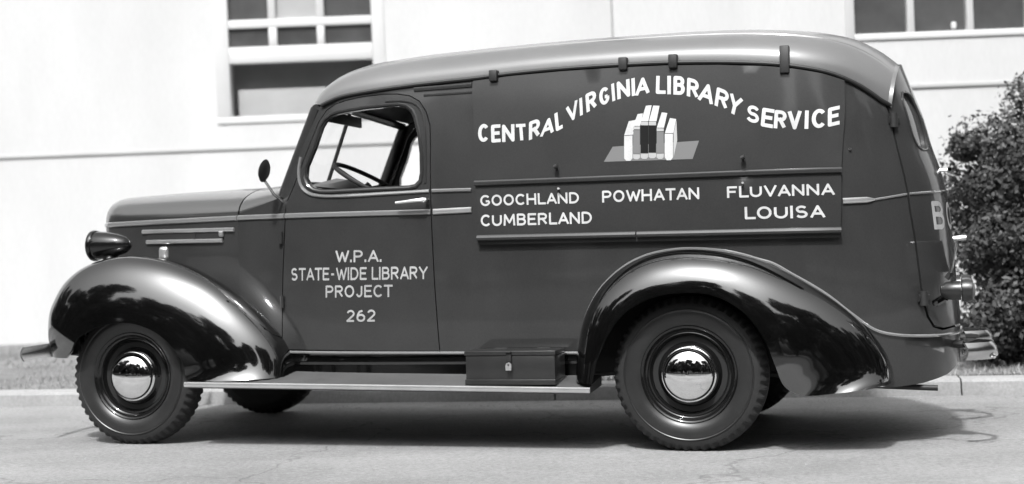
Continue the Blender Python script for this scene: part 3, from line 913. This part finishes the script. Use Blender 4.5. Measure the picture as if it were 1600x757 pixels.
# ---- wheels
def wheel_parts():
    nl = 52; seg = nl*4
    prof = [(.198,.055),(.205,-.030),(.212,-.060),(.232,-.076),(.258,-.083),(.285,-.084),(.305,-.080),(.322,-.073),(.338,-.062),(.347,-.048),(.350,-.02),(.350,.02),(.347,.048),(.338,.062),(.322,.073),(.285,.084),(.232,.076),(.205,.06)]
    def rf(i, j, r, h):
        gap = (i % 4) in (0, 1)
        if gap and j in (8, 9, 13, 12): return r - .010
        if gap and j in (7, 14): return r - .003
        return r
    t = Geo().lathe(prof, seg, 'y', rfun=rf)
    tyre = make_mesh("tyre", t.v, t.f, "rubber", angle=24)
    sw = Geo().lathe([(.216,-.0655),(.226,-.0745),(.243,-.0815),(.262,-.0855),(.283,-.0865),(.287,-.0848)], 96, 'y')
    ridge = Geo().lathe([(.287,-.0842),(.291,-.0870),(.295,-.0842)], 96, 'y'); sw.add(ridge.v, ridge.f)
    sw = make_mesh("sidewall", sw.v, sw.f, "sidewall", angle=50)
    rim = Geo().lathe([(.221,-.052),(.222,-.066),(.217,-.072),(.209,-.070),(.204,-.060),(.198,-.050),(.192,-.047),(.187,-.052),(.181,-.052),(.176,-.040),(.170,-.028),(.158,-.024),(.146,-.030),(.134,-.046),(.124,-.056),(.100,-.058),(.0,-.058)], 96, 'y')
    rim = make_mesh("rim", rim.v, rim.f, "wheel_paint", angle=50)
    cap = Geo().lathe([(.124,-.054),(.127,-.062),(.123,-.068),(.119,-.069)] + [(.119*math.cos(a), -.069-.052*math.sin(a)) for a in [math.pi/2*k/14 for k in range(1, 15)]], 96, 'y')
    cap = make_mesh("hubcap", cap.v, cap.f, "chrome", angle=50)
    drum = Geo().lathe([(.0,-.03),(.17,-.03),(.18,.0),(.18,.07),(.0,.07)], 32, 'y')
    drum = make_mesh("brake_drum", drum.v, drum.f, "chassis_black")
    return [tyre, sw, rim, cap, drum]
WM = wheel_parts()
for x, sg, steer in ((0, 1, 0.0), (WB, 1, 0.0), (0, -1, 0.0), (WB, -1, 0.0)):
    w = empty("wheel", (x, -.715*sg, RW - .006), (0, 0.3 + x + sg, (0 if sg > 0 else math.pi) + steer), truck)
    for me in WM: link(bpy.data.objects.new(me.name, me), w)

# ---- running boards, sill apron, chassis
for sg in (1, -1):
    g = Geo(); rows = []
    for k in range(25):
        x = .372 + (2.403-.372)*k/24; zt = .322 + (.294-.322)*k/24
        yin = -(S(max(x, .62), .45) - .02)
        row = [(x, -.895, zt-.028), (x, -.905, zt-.022), (x, -.905, zt-.004), (x, -.898, zt)]
        for q in range(1, 16):
            y = -.898 + (yin+.898)*q/15
            row.append((x, y, zt + .034*q/15 + (0.003 if q % 2 and q > 1 else 0)))
        row += [(x, yin, zt-.01)]
        rows.append(row if sg > 0 else mirror(row))
    g.grid(rows)
    m_ = len(rows[0]); g.f += [tuple(range(m_)), tuple((len(rows)-1)*m_ + i for i in range(m_))]
    rb = g.obj("running_board", "board_rubber", truck, angle=25)
    e = [(.366 + (2.410-.366)*k/24, -.906, .320 + (.292-.320)*k/24 - .008) for k in range(25)]
    Geo().tube(e if sg > 0 else mirror(e), 0.0125, 8, 0.55).obj("edge_trim", "bright_trim", rb)
    rows = []
    for k in range(25):
        x = .60 + (2.32-.60)*k/24
        y0 = S(max(x, .66), .45)
        row = [(x, -(y0-.006), .455), (x, -(y0-.012), .43), (x, -(y0-.004), .405), (x, -(y0-.004), .398), (x, -(y0-.016), .385), (x, -(y0-.012), .30)]
        rows.append(row if sg > 0 else mirror(row))
    g = Geo(); g.grid(rows); g.obj("apron", "fender_black", truck)
g = Geo()
g.box(-.40, 3.70, -.45, -.37, .33, .45); g.box(-.40, 3.70, .37, .45, .33, .45)
g.box(.75, 3.30, -.56, .56, .41, .43)
for x in (.35, 1.1, 1.9, 2.45, 3.4): g.box(x, x+.07, -.40, .40, .34, .42)
g.box(2.30, 3.35, -.56, -.53, .40, .95); g.box(2.30, 3.35, .53, .56, .40, .95)
g.box(2.30, 3.35, -.56, .56, .90, .93)
chassis = g.obj("chassis", "chassis_black", truck, smooth=False)
Geo().tube([(0, -.66, RW-.06), (0, -.35, RW-.10), (0, .35, RW-.10), (0, .66, RW-.06)], 0.035, 8).obj("front_axle", "chassis_black", chassis)
g = Geo().tube([(WB, -.68, RW), (WB, .68, RW)], 0.042, 10); g.lathe([(.0,-.13),(.09,-.12),(.14,-.03),(.14,.03),(.09,.12),(.0,.13)], 16, 'y', (WB, 0, RW)); g.obj("rear_axle", "chassis_black", chassis)
g = Geo().tube([(1.2, -.25, .30), (2.2, -.30, .30), (2.9, -.45, .36), (3.45, -.43, .268), (3.90, -.43, .250)], 0.013, 10)
g.obj("exhaust_pipe", "bare_black", truck)
Geo().tube([(1.6, -.22, .29), (2.15, -.22, .29)], 0.07, 12).obj("silencer", "chassis_black", chassis)

# ---- bumpers, lamps, plate, mirror
def bumper(path, h, z, name):
    rows = []
    for x, y, nx, ny in path:
        row = []
        for k in range(9):
            a = (k/8-.5)*2
            row.append((x + nx*.018*(1-a*a), y + ny*.018*(1-a*a), z + a*h/2))
        for k in range(9):
            a = (.5-k/8)*2
            row.append((x + nx*(.018*(1-a*a)-.010), y + ny*(.018*(1-a*a)-.010), z + a*h/2*.98))
        row.append(row[0]); rows.append(row)
    g = Geo(); g.grid(rows); m_ = len(rows[0])
    g.f += [tuple(range(m_-1)), tuple((len(rows)-1)*m_ + i for i in reversed(range(m_-1)))]
    return g.obj(name, "dull_chrome", truck, angle=50)
pf = []
for k in range(25):
    y = -.84 + 1.68*k/24; pf.append((-.70 + .10*abs(y/.84)**2.5, y, -1, 0))
fb = bumper(pf, .075, .462, "front_bumper")
g = Geo()
for s1 in (-1, 1): g.tube([(-.68, .42*s1, .455), (-.35, .40*s1, .42)], .02, 6)
g.obj("bracket", "chassis_black", fb)
pr = []
for k in range(33):
    t = -1 + 2*k/32; y = .70*t
    pr.append((4.135 - .15*max(0, (abs(t)-.72)/.28)**1.6, y, 1 if abs(t) < .9 else .75, 0 if abs(t) < .9 else math.copysign(.6, t)))
pr = []
for k in range(17):
    t = -1 + 2*k/16
    pr.append((4.142 - .12*abs(t)**3, -.46 + .17*t, 1 if abs(t) < .8 else .8, 0 if abs(t) < .8 else math.copysign(.6, t)))
rbp = bumper(pr, .075, .425, "rear_bumper")
fbp = bumper([(a, -b, c_1, -d_1) for a, b, c_1, d_1 in pr], .075, .425, "rear_bumper")
for s1 in (-1, 1):
    g = Geo(); g.tube([(3.80, .22*s1, .43), (4.02, .25*s1, .435), (4.135, .40*s1, .43)], .018, 8); g.obj("bracket", "bare_black", rbp if s1 < 0 else fbp)
    for yb in (-.55, -.40):
        c = Vector((4.152 if yb > -.5 else 4.140, yb*s1 if s1 < 0 else -yb, .402)); c.y = yb*(-s1) if s1 > 0 else yb
        g = Geo(); g.lathe([(.0,.012),(.010,.009),(.014,.0)], 12, 'x', (c.x, c.y, c.z)); g.obj("bolt", "chrome", rbp if s1 < 0 else fbp)
    tl = empty("tail_lamp", (0, 0, 0), (0, 0, 0), truck)
    yy = .50*s1
    Geo().lathe([(.0,-.06),(.026,-.055),(.039,-.03),(.043,.0),(.043,.030)], 24, 'x', (3.985, yy, .688)).obj("shell", "toolbox_paint", tl)
    Geo().lathe([(.043,.032),(.050,.036),(.052,.056),(.048,.078),(.040,.082)], 24, 'x', (3.985, yy, .688)).obj("bezel", "toolbox_paint", tl)
    Geo().lathe([(.042,.076),(.027,.088),(.0,.092)], 24, 'x', (3.985, yy, .688)).obj("lens", "book_grey", tl)
    Geo().tube([(3.90, yy*.92, .63), (3.95, yy, .66)], .018, 8).obj("stalk", "fender_black", tl)
vv, ff = bevel_box(-.006, .006, -.16, .16, -.075, .075, .004, 1)
pl = [(3.992 + p[0] + .22*p[2], -.40 + p[1], .842 + p[2]) for p in vv]
plate = obj("license_plate", pl, ff, "dull_chrome", truck)
Geo().tube([(3.99, -.55, .918), (4.045, -.55, .922)], .012, 8).obj("plate_lamp", "dull_chrome", plate)
Geo().tube([(3.955, -.46, .74), (3.978, -.46, .77)], .012, 6).obj("bracket", "bare_black", plate)
mr = empty("mirror", (0, 0, 0), (0, 0, 0), truck)
vv = Geo().lathe([(.0,-.012),(.045,-.010),(.058,0),(.045,.010),(.0,.012)], 28, 'x')
mp_ = Matrix.Rotation(rad(0), 4, 'Z') @ Matrix.Rotation(rad(12), 4, 'Y')
obj("head", [tuple(mp_ @ Vector(p) + Vector((.742, -.745, 1.352))) for p in vv.v], vv.f, "bare_black", mr)
Geo().tube([(.742, -.738, 1.30), (.765, -.69, 1.235), (.795, -.605, 1.185)], .007, 8).obj("stalk", "dull_chrome", mr)
vv, ff = bevel_box(.775, .825, -.635, -.575, 1.16, 1.205, .008)
obj("clamp", vv, ff, "bare_black", mr)
Geo().tube([(.835, -.605, 1.195), (.835, -.632, 1.195)], .010, 8).obj("knob", "dull_chrome", mr)

# ---- cab interior
g = Geo(); g.add(*bevel_box(1.22, 1.70, -.58, .58, .66, .86, .05, 3)); seat = g.obj("seat", "upholstery", truck)
g = Geo(); g.add(*bevel_box(1.60, 1.74, -.58, .58, .84, 1.235, .04, 3)); g.obj("backrest", "upholstery", seat)
g = Geo(); rows = []
for k in range(13):
    y = -.56 + 1.12*k/12
    rows.append([(.755+.02*abs(y/.56), y, 1.325-.085*abs(y/.56)), (.80, y, 1.345-.085*abs(y/.56)), (.865, y, 1.335-.075*abs(y/.56)), (.885, y, 1.28), (.86, y, 1.02)])
g.grid(rows); g.obj("dashboard", "liner", truck)
stw = empty("steering_wheel", (1.135, -.33, 1.292), (0, 0, 0), truck)
ax_ = Vector((.50, 0, .866)); e1 = Vector((.866, 0, -.50)); e2 = Vector((0, 1, 0))
ring = [tuple(e1*math.cos(a)*.205 + e2*math.sin(a)*.205) for a in [2*math.pi*k/48 for k in range(49)]]
Geo().tube(ring, .0115, 8, cap=False).obj("rim", "bare_black", stw)
for a in (90, 210, 330):
    d_ = e1*math.cos(rad(a)) + e2*math.sin(rad(a))
    Geo().tube([tuple(-ax_*.03), tuple(d_*.10 - ax_*.018), tuple(d_*.205)], .008, 6).obj("spoke", "bare_black", stw)
Geo().tube([tuple(-ax_*.03 + ax_*.02), tuple(-ax_*.45 + Vector((-.18, 0, .05)))], .02, 8).obj("column", "bare_black", stw)
Geo().tube([(1.04, .10, .80), (1.07, .08, 1.10), (1.085, .06, 1.28)], [.010, .009, .009], 8).obj("gear_lever", "bare_black", truck)
g = Geo(); g.add(*bevel_box(.98, 1.00, -.50, -.10, 1.60, 1.655, .006)); g.obj("sun_visor", "bare_black", truck)

# ------------------------------------------------------------------ side service panels, rails, hinges
PO = 0.020
zt_ = lambda x: spl(x, RAIL) - 0.016
up = [(1.808, zt_(1.808))] + [(x2u(x, zt_(x)), zt_(x)) for x in [2.0, 2.25, 2.5, 2.75, 3.0, 3.2, 3.33, 3.45, 3.54]]
up = [(1.826,1.2445)] + [(x2u(3.520,1.2355),1.2355)] + list(reversed(up))
v, f = patch(up, [], 0.06, skin(PO), 0.018)
upanel = obj("side_panel", v, f, "sign_paint", truck)
upanel["label"] = "upper hinged side panel with arched white lettering and a row of painted books"
lo = [(1.828,1.2395),(1.834,.955),(x2u(3.508,.938),.938),(x2u(3.519,1.2305),1.2305)]
v, f = patch(lo, [], 0.06, skin(PO), 0.018)
lpanel = obj("side_panel", v, f, "sign_paint", truck)
lpanel["label"] = "lower hinged side panel with white county names"
def strip(x0, x1, z0, z1, n=40): return [(x0+(x1-x0)*k/n, z0+(z1-z0)*k/n) for k in range(n+1)]
def onp(pts, off): return [M(x2u(x, z), z, off) for x, z in pts]
Geo().tube(onp(strip(1.824, 3.521, 1.246, 1.237), PO+.006), 0.013, 8, 0.8).obj("rail", "body_paint", upanel)
Geo().tube(onp(strip(1.834, 2.60, .986, .979, 20), PO+.008), 0.014, 8, 0.9).obj("rail", "body_paint", lpanel)
Geo().tube(onp(strip(2.606, 3.511, .979, .970, 20), PO+.008), 0.014, 8, 0.9).obj("rail", "body_paint", lpanel)
for x, h0, h1, w in ((1.914, -.032, .022, .040), (2.548, -.030, .030, .040), (2.784, -.030, .034, .040), (3.292, -.042, .085, .042)):
    z = spl(x, RAIL); c = M(x2u(x, z), z, 0)
    vv, ff = bevel_box(-w/2, w/2, -.034, .012, h0, h1, .005)
    tl_ = .18 if h1 < .05 else .45
    obj("hinge", [(c[0]+p[0], c[1]+p[1]-.012+max(0, p[2])*tl_*.5, c[2]+p[2]) for p in vv], ff, "bare_black", upanel)
for x, z, pn in ((2.229,1.298,upanel),(3.099,1.300,upanel)):
    a = Vector(M(x, z, PO)); 
    g = Geo().tube([a, a+Vector((0,-.022,.004))], .006, 8); g.tube([a+Vector((-.006,-.024,.006)), a+Vector((.010,-.026,.012))], .010, 8); g.obj("knob", "bare_black", pn)
for x, z in ((2.237,1.196),(3.093,1.187)):
    a = Vector(M(x, z, PO)); Geo().tube([a+Vector((0,0,-.004)), a+Vector((.004,-.020,.008))], .006, 8).obj("knob", "body_paint", lpanel)
a = Vector(M(x2u(3.565,1.33),1.33,0)); Geo().tube([a, a+Vector((0,-.008,0))], .006, 8).obj("bolt", "dull_chrome", body)

# ------------------------------------------------------------------ painted lettering (stroke letters, joined and lifted onto the panels)
def arc(cx, cy, rx, ry, a0, a1, n=12):
    return [(cx+rx*math.cos(rad(a0+(a1-a0)*k/n)), cy+ry*math.sin(rad(a0+(a1-a0)*k/n))) for k in range(n+1)]
GL = {
 'A': (.80, [[(0,0),(.5,1),(1,0)], [(.2,.30),(.8,.30)]]),
 'B': (.68, [[(0,0),(0,1),(.55,1)] + arc(.55,.77,.38,.23,90,-90)[1:] + [(0,.54)], [(.5,.54)] + arc(.58,.27,.42,.27,90,-90)[1:] + [(0,0)]]),
 'C': (.74, [arc(.56,.5,.56,.5,42,318,18)]),
 'D': (.76, [[(0,0),(0,1),(.38,1)] + arc(.38,.5,.62,.5,90,-90)[1:] + [(0,0)]]),
 'E': (.62, [[(1,1),(0,1),(0,0),(1,0)], [(0,.52),(.85,.52)]]),
 'F': (.62, [[(1,1),(0,1),(0,0)], [(0,.52),(.82,.52)]]),
 'G': (.78, [arc(.54,.5,.54,.5,42,330,18) + [(1,.42)], [(1,.42),(.58,.42)]]),
 'H': (.76, [[(0,0),(0,1)], [(1,0),(1,1)], [(0,.5),(1,.5)]]),
 'I': (.0, [[(.5,0),(.5,1)]]),
 'J': (.55, [[(.95,1),(.95,.32)] + arc(.5,.32,.45,.32,0,-165,10)[1:]]),
 'K': (.72, [[(0,0),(0,1)], [(.95,1),(0,.40)], [(.34,.62),(1,0)]]),
 'L': (.58, [[(0,1),(0,0),(1,0)]]),
 'M': (.92, [[(0,0),(.06,1),(.5,.22),(.94,1),(1,0)]]),
 'N': (.76, [[(0,0),(0,1),(1,0),(1,1)]]),
 'O': (.84, [arc(.5,.5,.5,.5,0,360,24)]),
 'P': (.68, [[(0,0),(0,1),(.55,1)] + arc(.55,.73,.45,.27,90,-90)[1:] + [(0,.46)]]),
 'R': (.70, [[(0,0),(0,1),(.55,1)] + arc(.55,.75,.42,.25,90,-90)[1:] + [(0,.50)], [(.48,.50),(1,0)]]),
 'S': (.66, [arc(.5,.745,.44,.255,30,250,12) + arc(.5,.26,.48,.26,80,-155,12)]),
 'T': (.70, [[(0,1),(1,1)], [(.5,1),(.5,0)]]),
 'U': (.76, [[(0,1),(0,.38)] + arc(.5,.38,.5,.38,180,360,12)[1:] + [(1,1)]]),
 'V': (.80, [[(0,1),(.5,0),(1,1)]]),
 'W': (1.12, [[(0,1),(.26,0),(.5,.85),(.74,0),(1,1)]]),
 'Y': (.80, [[(0,1),(.5,.45),(1,1)], [(.5,.45),(.5,0)]]),
 '2': (.66, [arc(.5,.72,.46,.28,165,-35,12) + [(0,0),(1,0)]]),
 '6': (.68, [arc(.5,.30,.5,.30,0,360,18), [(0,.30),(.06,.62),(.30,.90),(.72,1.0)]]),
 '-': (.34, [[(0,.46),(1,.46)]]),
 '.': (.0, [[(.5,-.01),(.5,.07)]]),
}
def glyph(ch, t, wbox=None):
    """triangles of one letter in its box (width w, height 1)"""
    w, strokes = GL[ch]
    wc = w if wbox is None else max(0.0, wbox - t)
    full = wc + t
    polys = []
    for st in strokes:
        p = [Vector((t/2 + x*wc, t/2 + y*(1-t))) for x, y in st]
        for i in range(len(p)-1):
            d = (p[i+1]-p[i])
            if d.length < 1e-5: continue
            d.normalize(); n = Vector((-d.y, d.x))*t/2
            e0 = d*t*0.5 if (i == 0 and ch in 'EFLTBDPRHIN.') else Vector((0, 0))
            e1 = d*t*0.5 if (i == len(p)-2 and ch in 'EFLTHIN.' ) else Vector((0, 0))
            if ch in 'AVMWYN' and i == 0: e0 = d*t*0.42
            if ch in 'AVMWYN' and i == len(p)-2: e1 = d*t*0.42
            polys.append([p[i]-n-e0, p[i+1]-n+e1, p[i+1]+n+e1, p[i]+n-e0])
        for i in range(1, len(p)-1):
            polys.append([p[i] + Vector((math.cos(a), math.sin(a)))*t*0.497 for a in [2*math.pi*k/10 + 0.013*i for k in range(10)]])
    V = []; Fi = []
    for q in polys:
        k = len(V); V += q; Fi.append(list(range(k, k+len(q))))
    r = delaunay_2d_cdt(V, [], Fi, 0, 1e-5)
    F = [tuple(fc) for fc, of in zip(r[2], r[5]) if len(of)]
    # keep strokes within the letter box top and bottom
    P_ = [(v_.x, min(1.0, max(0.0, v_.y))) for v_ in r[0]]
    return full, P_, F
def letter_word(name, word, bl, br, tl, t, fmap, material, parent, space=.16):
    bl, br, tl = Vector(bl), Vector(br), Vector(tl)
    adv = []; x = 0
    for ch in word:
        if ch == ' ': x += .42; continue
        full, P_, F = glyph(ch, t)
        adv.append((x, P_, F)); x += full + space - (.07 if ch in 'AVWYLT' else 0)
    tot = x - space
    G = Geo()
    for x, P_, F in adv:
        G.add([fmap(*(bl + (br-bl)*((x+px)/tot) + (tl-bl)*py)) for px, py in P_], F)
    return G.obj(name, material, parent, smooth=False, recalc=False)
pm = lambda off: (lambda x, z: M(x2u(x, z), z, off))

ARC_WORDS = (("CENTRAL", 0, 7), ("VIRGINIA", 7, 15), ("LIBRARY", 15, 22), ("SERVICE", 22, 29))
ARC=[
('C',1.840,1.443,1.892,1.443,1.840,1.530),('E',1.907,1.437,1.954,1.438,1.904,1.523),('N',1.961,1.436,2.023,1.437,1.959,1.521),('T',2.035,1.441,2.082,1.441,2.028,1.520),('R',2.093,1.439,2.148,1.456,2.093,1.527),('A',2.148,1.450,2.213,1.471,2.158,1.530),('L',2.226,1.473,2.259,1.489,2.217,1.559),('V',2.284,1.506,2.338,1.543,2.273,1.586),('I',2.342,1.542,2.356,1.547,2.337,1.625),('R',2.374,1.556,2.425,1.577,2.366,1.643),('G',2.437,1.582,2.484,1.596,2.431,1.664),('I',2.497,1.601,2.511,1.606,2.490,1.684),('N',2.521,1.608,2.582,1.621,2.516,1.693),('I',2.589,1.621,2.606,1.624,2.586,1.705),('A',2.606,1.620,2.672,1.631,2.607,1.701),('L',2.702,1.625,2.748,1.622,2.704,1.710),('I',2.755,1.620,2.774,1.619,2.755,1.707),('B',2.784,1.617,2.837,1.611,2.785,1.705),('R',2.846,1.607,2.901,1.588,2.849,1.694),('A',2.896,1.586,2.964,1.557,2.913,1.670),('R',2.973,1.556,3.031,1.528,2.986,1.641),('Y',3.028,1.526,3.084,1.493,3.048,1.611),('S',3.113,1.478,3.171,1.456,3.124,1.554),('E',3.180,1.448,3.233,1.436,3.190,1.533),('R',3.237,1.437,3.291,1.427,3.244,1.520),('V',3.299,1.426,3.357,1.426,3.301,1.511),('I',3.369,1.427,3.387,1.426,3.373,1.510),('C',3.400,1.427,3.458,1.429,3.403,1.514),('E',3.468,1.431,3.517,1.442,3.470,1.517)]
LINES=[ ('GOOCHLAND',1.852,1.136,2.335,1.132,1.851,1.189),('CUMBERLAND',1.852,1.040,2.394,1.036,1.852,1.096),('POWHATAN',2.445,1.131,2.897,1.129,2.445,1.186),('FLUVANNA',3.023,1.130,3.487,1.126,3.023,1.182),('LOUISA',3.100,1.031,3.444,1.027,3.100,1.087) ]
DOORL=[ ('W.P.A.',1.085,0.889,1.333,0.885,1.087,0.948),('STATE-WIDE LIBRARY',0.827,0.804,1.566,0.796,0.829,0.867),('PROJECT',1.024,0.717,1.382,0.714,1.026,0.777),('262',1.134,0.596,1.291,0.596,1.137,0.655) ]
EMBLEM=[ ('shelf',[(2.455,1.320),(2.498,1.389),(2.901,1.397),(2.870,1.314)],1),('w',[(2.553,1.436),(2.592,1.437),(2.591,1.330),(2.581,1.319),(2.562,1.320),(2.552,1.332)],2),('w',[(2.553,1.439),(2.575,1.504),(2.606,1.508),(2.595,1.440)],2),('g',[(2.595,1.462),(2.627,1.460),(2.626,1.350),(2.594,1.352)],2),('l',[(2.594,1.349),(2.626,1.347),(2.626,1.331),(2.617,1.324),(2.602,1.325),(2.594,1.332)],2),('l',[(2.595,1.478),(2.627,1.477),(2.627,1.463),(2.595,1.465)],2),('w',[(2.595,1.481),(2.617,1.535),(2.642,1.537),(2.628,1.479)],2),('k',[(2.631,1.479),(2.666,1.477),(2.665,1.351),(2.630,1.353)],2),('l',[(2.630,1.350),(2.665,1.348),(2.664,1.332),(2.656,1.324),(2.638,1.325),(2.630,1.333)],2),('l',[(2.631,1.499),(2.666,1.497),(2.666,1.480),(2.631,1.482)],2),('w',[(2.633,1.501),(2.656,1.572),(2.683,1.573),(2.667,1.499)],2),('k',[(2.669,1.477),(2.703,1.475),(2.702,1.352),(2.667,1.354)],2),('l',[(2.667,1.351),(2.702,1.349),(2.702,1.333),(2.693,1.325),(2.675,1.326),(2.667,1.334)],2),('l',[(2.669,1.497),(2.703,1.495),(2.703,1.478),(2.669,1.480)],2),('w',[(2.670,1.499),(2.690,1.571),(2.720,1.568),(2.705,1.497)],2),('g',[(2.706,1.448),(2.739,1.446),(2.738,1.347),(2.705,1.349)],2),('l',[(2.705,1.346),(2.738,1.345),(2.737,1.328),(2.729,1.321),(2.713,1.321),(2.704,1.330)],2),('l',[(2.706,1.464),(2.739,1.462),(2.739,1.449),(2.706,1.450)],2),('w',[(2.707,1.467),(2.730,1.537),(2.756,1.532),(2.740,1.465)],2),('w',[(2.743,1.437),(2.781,1.435),(2.780,1.326),(2.770,1.313),(2.751,1.314),(2.742,1.328)],2),('w',[(2.744,1.440),(2.768,1.508),(2.797,1.502),(2.783,1.438)],2),('l',[(2.783,1.326),(2.801,1.404),(2.798,1.498),(2.784,1.438)],2) ]

for word, a, b in ARC_WORDS:
    G = Geo()
    for ch, x0, z0, x1, z1, x2, z2 in ARC[a:b]:
        bl, br, tl = Vector((x0, z0)), Vector((x1, z1)), Vector((x2, z2))
        ratio = (br-bl).length / (tl-bl).length
        t = .195
        full, P_, F = glyph(ch, t, ratio)
        G.add([pm(PO+.0015)(*(bl + (br-bl)*(px/full) + (tl-bl)*py)) for px, py in P_], F)
    G.obj("lettering", "letter_white", upanel, smooth=False, recalc=False)["label"] = "white painted word " + word
for word, x0, z0, x1, z1, x2, z2 in LINES:
    letter_word("lettering", word, (x0, z0), (x1, z1), (x2, z2), .18, pm(PO+.0015), "letter_white", lpanel)["label"] = "white painted word " + word
near_door = [o for o in bpy.data.objects if o.name == "door"][0]
for word, x0, z0, x1, z1, x2, z2 in DOORL:
    letter_word("lettering", word, (x0, z0), (x1, z1), (x2, z2), .165, pm(.0015), "letter_door", near_door)["label"] = "pale painted lettering " + word
near_rear = [o for o in bpy.data.objects if o.name == "rear_door"][0]
far_rear = [o for o in bpy.data.objects if o.name == "rear_door.001"][0]
for ch, y0, y1, pr_ in (('B', -.375, -.265, near_rear), ('O', -.215, -.085, near_rear), ('O', .085, .215, far_rear), ('K', .265, .375, far_rear)):
    full, P_, F = glyph(ch, .17, (y1-y0)/.13)
    G = Geo(); G.add([rear_y(y0 + (y1-y0)*px/full, .963 + .13*py + .10*(y0+.375)*0, .0048) for px, py in P_], F)
    G.obj("lettering", "letter_door", pr_, smooth=False, recalc=False)
EM = {'w': "letter_white", 'g': "book_grey", 'l': "book_light", 'k': "book_black", 'shelf': "shelf_grey"}
for key, pts, lv in EMBLEM:
    G = Geo(); G.add([pm(PO+.0012*lv)(*p) for p in pts], [tuple(range(len(pts)))])
    G.obj("painted_shelf" if key == 'shelf' else "painted_book", EM[key], upanel, smooth=False)

# ------------------------------------------------------------------ toolbox on the running board
def t_world(p): return Vector(p)
tb = empty("toolbox", (0, 0, 0)); tb.rotation_euler = (-TILT, 0, -PSI)
TBO = (2.028, -.785, .308)
Rm = Matrix.Rotation(-PSI, 4, 'Z') @ Matrix.Rotation(-TILT, 4, 'X')
tb.location = ORG + Rm @ Vector(TBO)
tag(tb, "low dark metal toolbox with a pale padlock on the running board", "toolbox")
g = Geo(); g.add(*bevel_box(-.214, .214, -.092, .088, .002, .132, .004)); g.obj("case", "toolbox_paint", tb)
g = Geo(); g.add(*bevel_box(-.219, .219, -.097, .092, .133, .154, .004)); g.obj("lid", "toolbox_paint", tb)
g = Geo(); g.add(*bevel_box(-.217, .217, -.100, .090, -.002, .024, .004)); g.obj("skid", "toolbox_paint", tb)
g = Geo(); g.add(*bevel_box(-.014, .010, -.103, -.0975, .105, .151, .002)); g.add(*bevel_box(-.016, .012, -.112, -.099, .146, .153, .002)); g.obj("hasp", "bare_black", tb)
pk = Geo(); rows = []
out = [(-.013,.066),(.013,.066),(.014,.088),(.010,.098),(.0,.103),(-.010,.098),(-.014,.088)]
v, f = patch(out, [[(math.cos(a)*.0042, .0905+math.sin(a)*.006) for a in [2*math.pi*k/8 for k in range(8)]]], .02, lambda u, z, d: (u, -.117+d, z), .012)
obj("padlock", v, f, "bright_trim", tb)
for x in (-.10, .11): g = Geo(); g.tube([(x-.03, .094, .15), (x+.03, .094, .15)], .006, 6); g.obj("hinge", "toolbox_paint", tb)
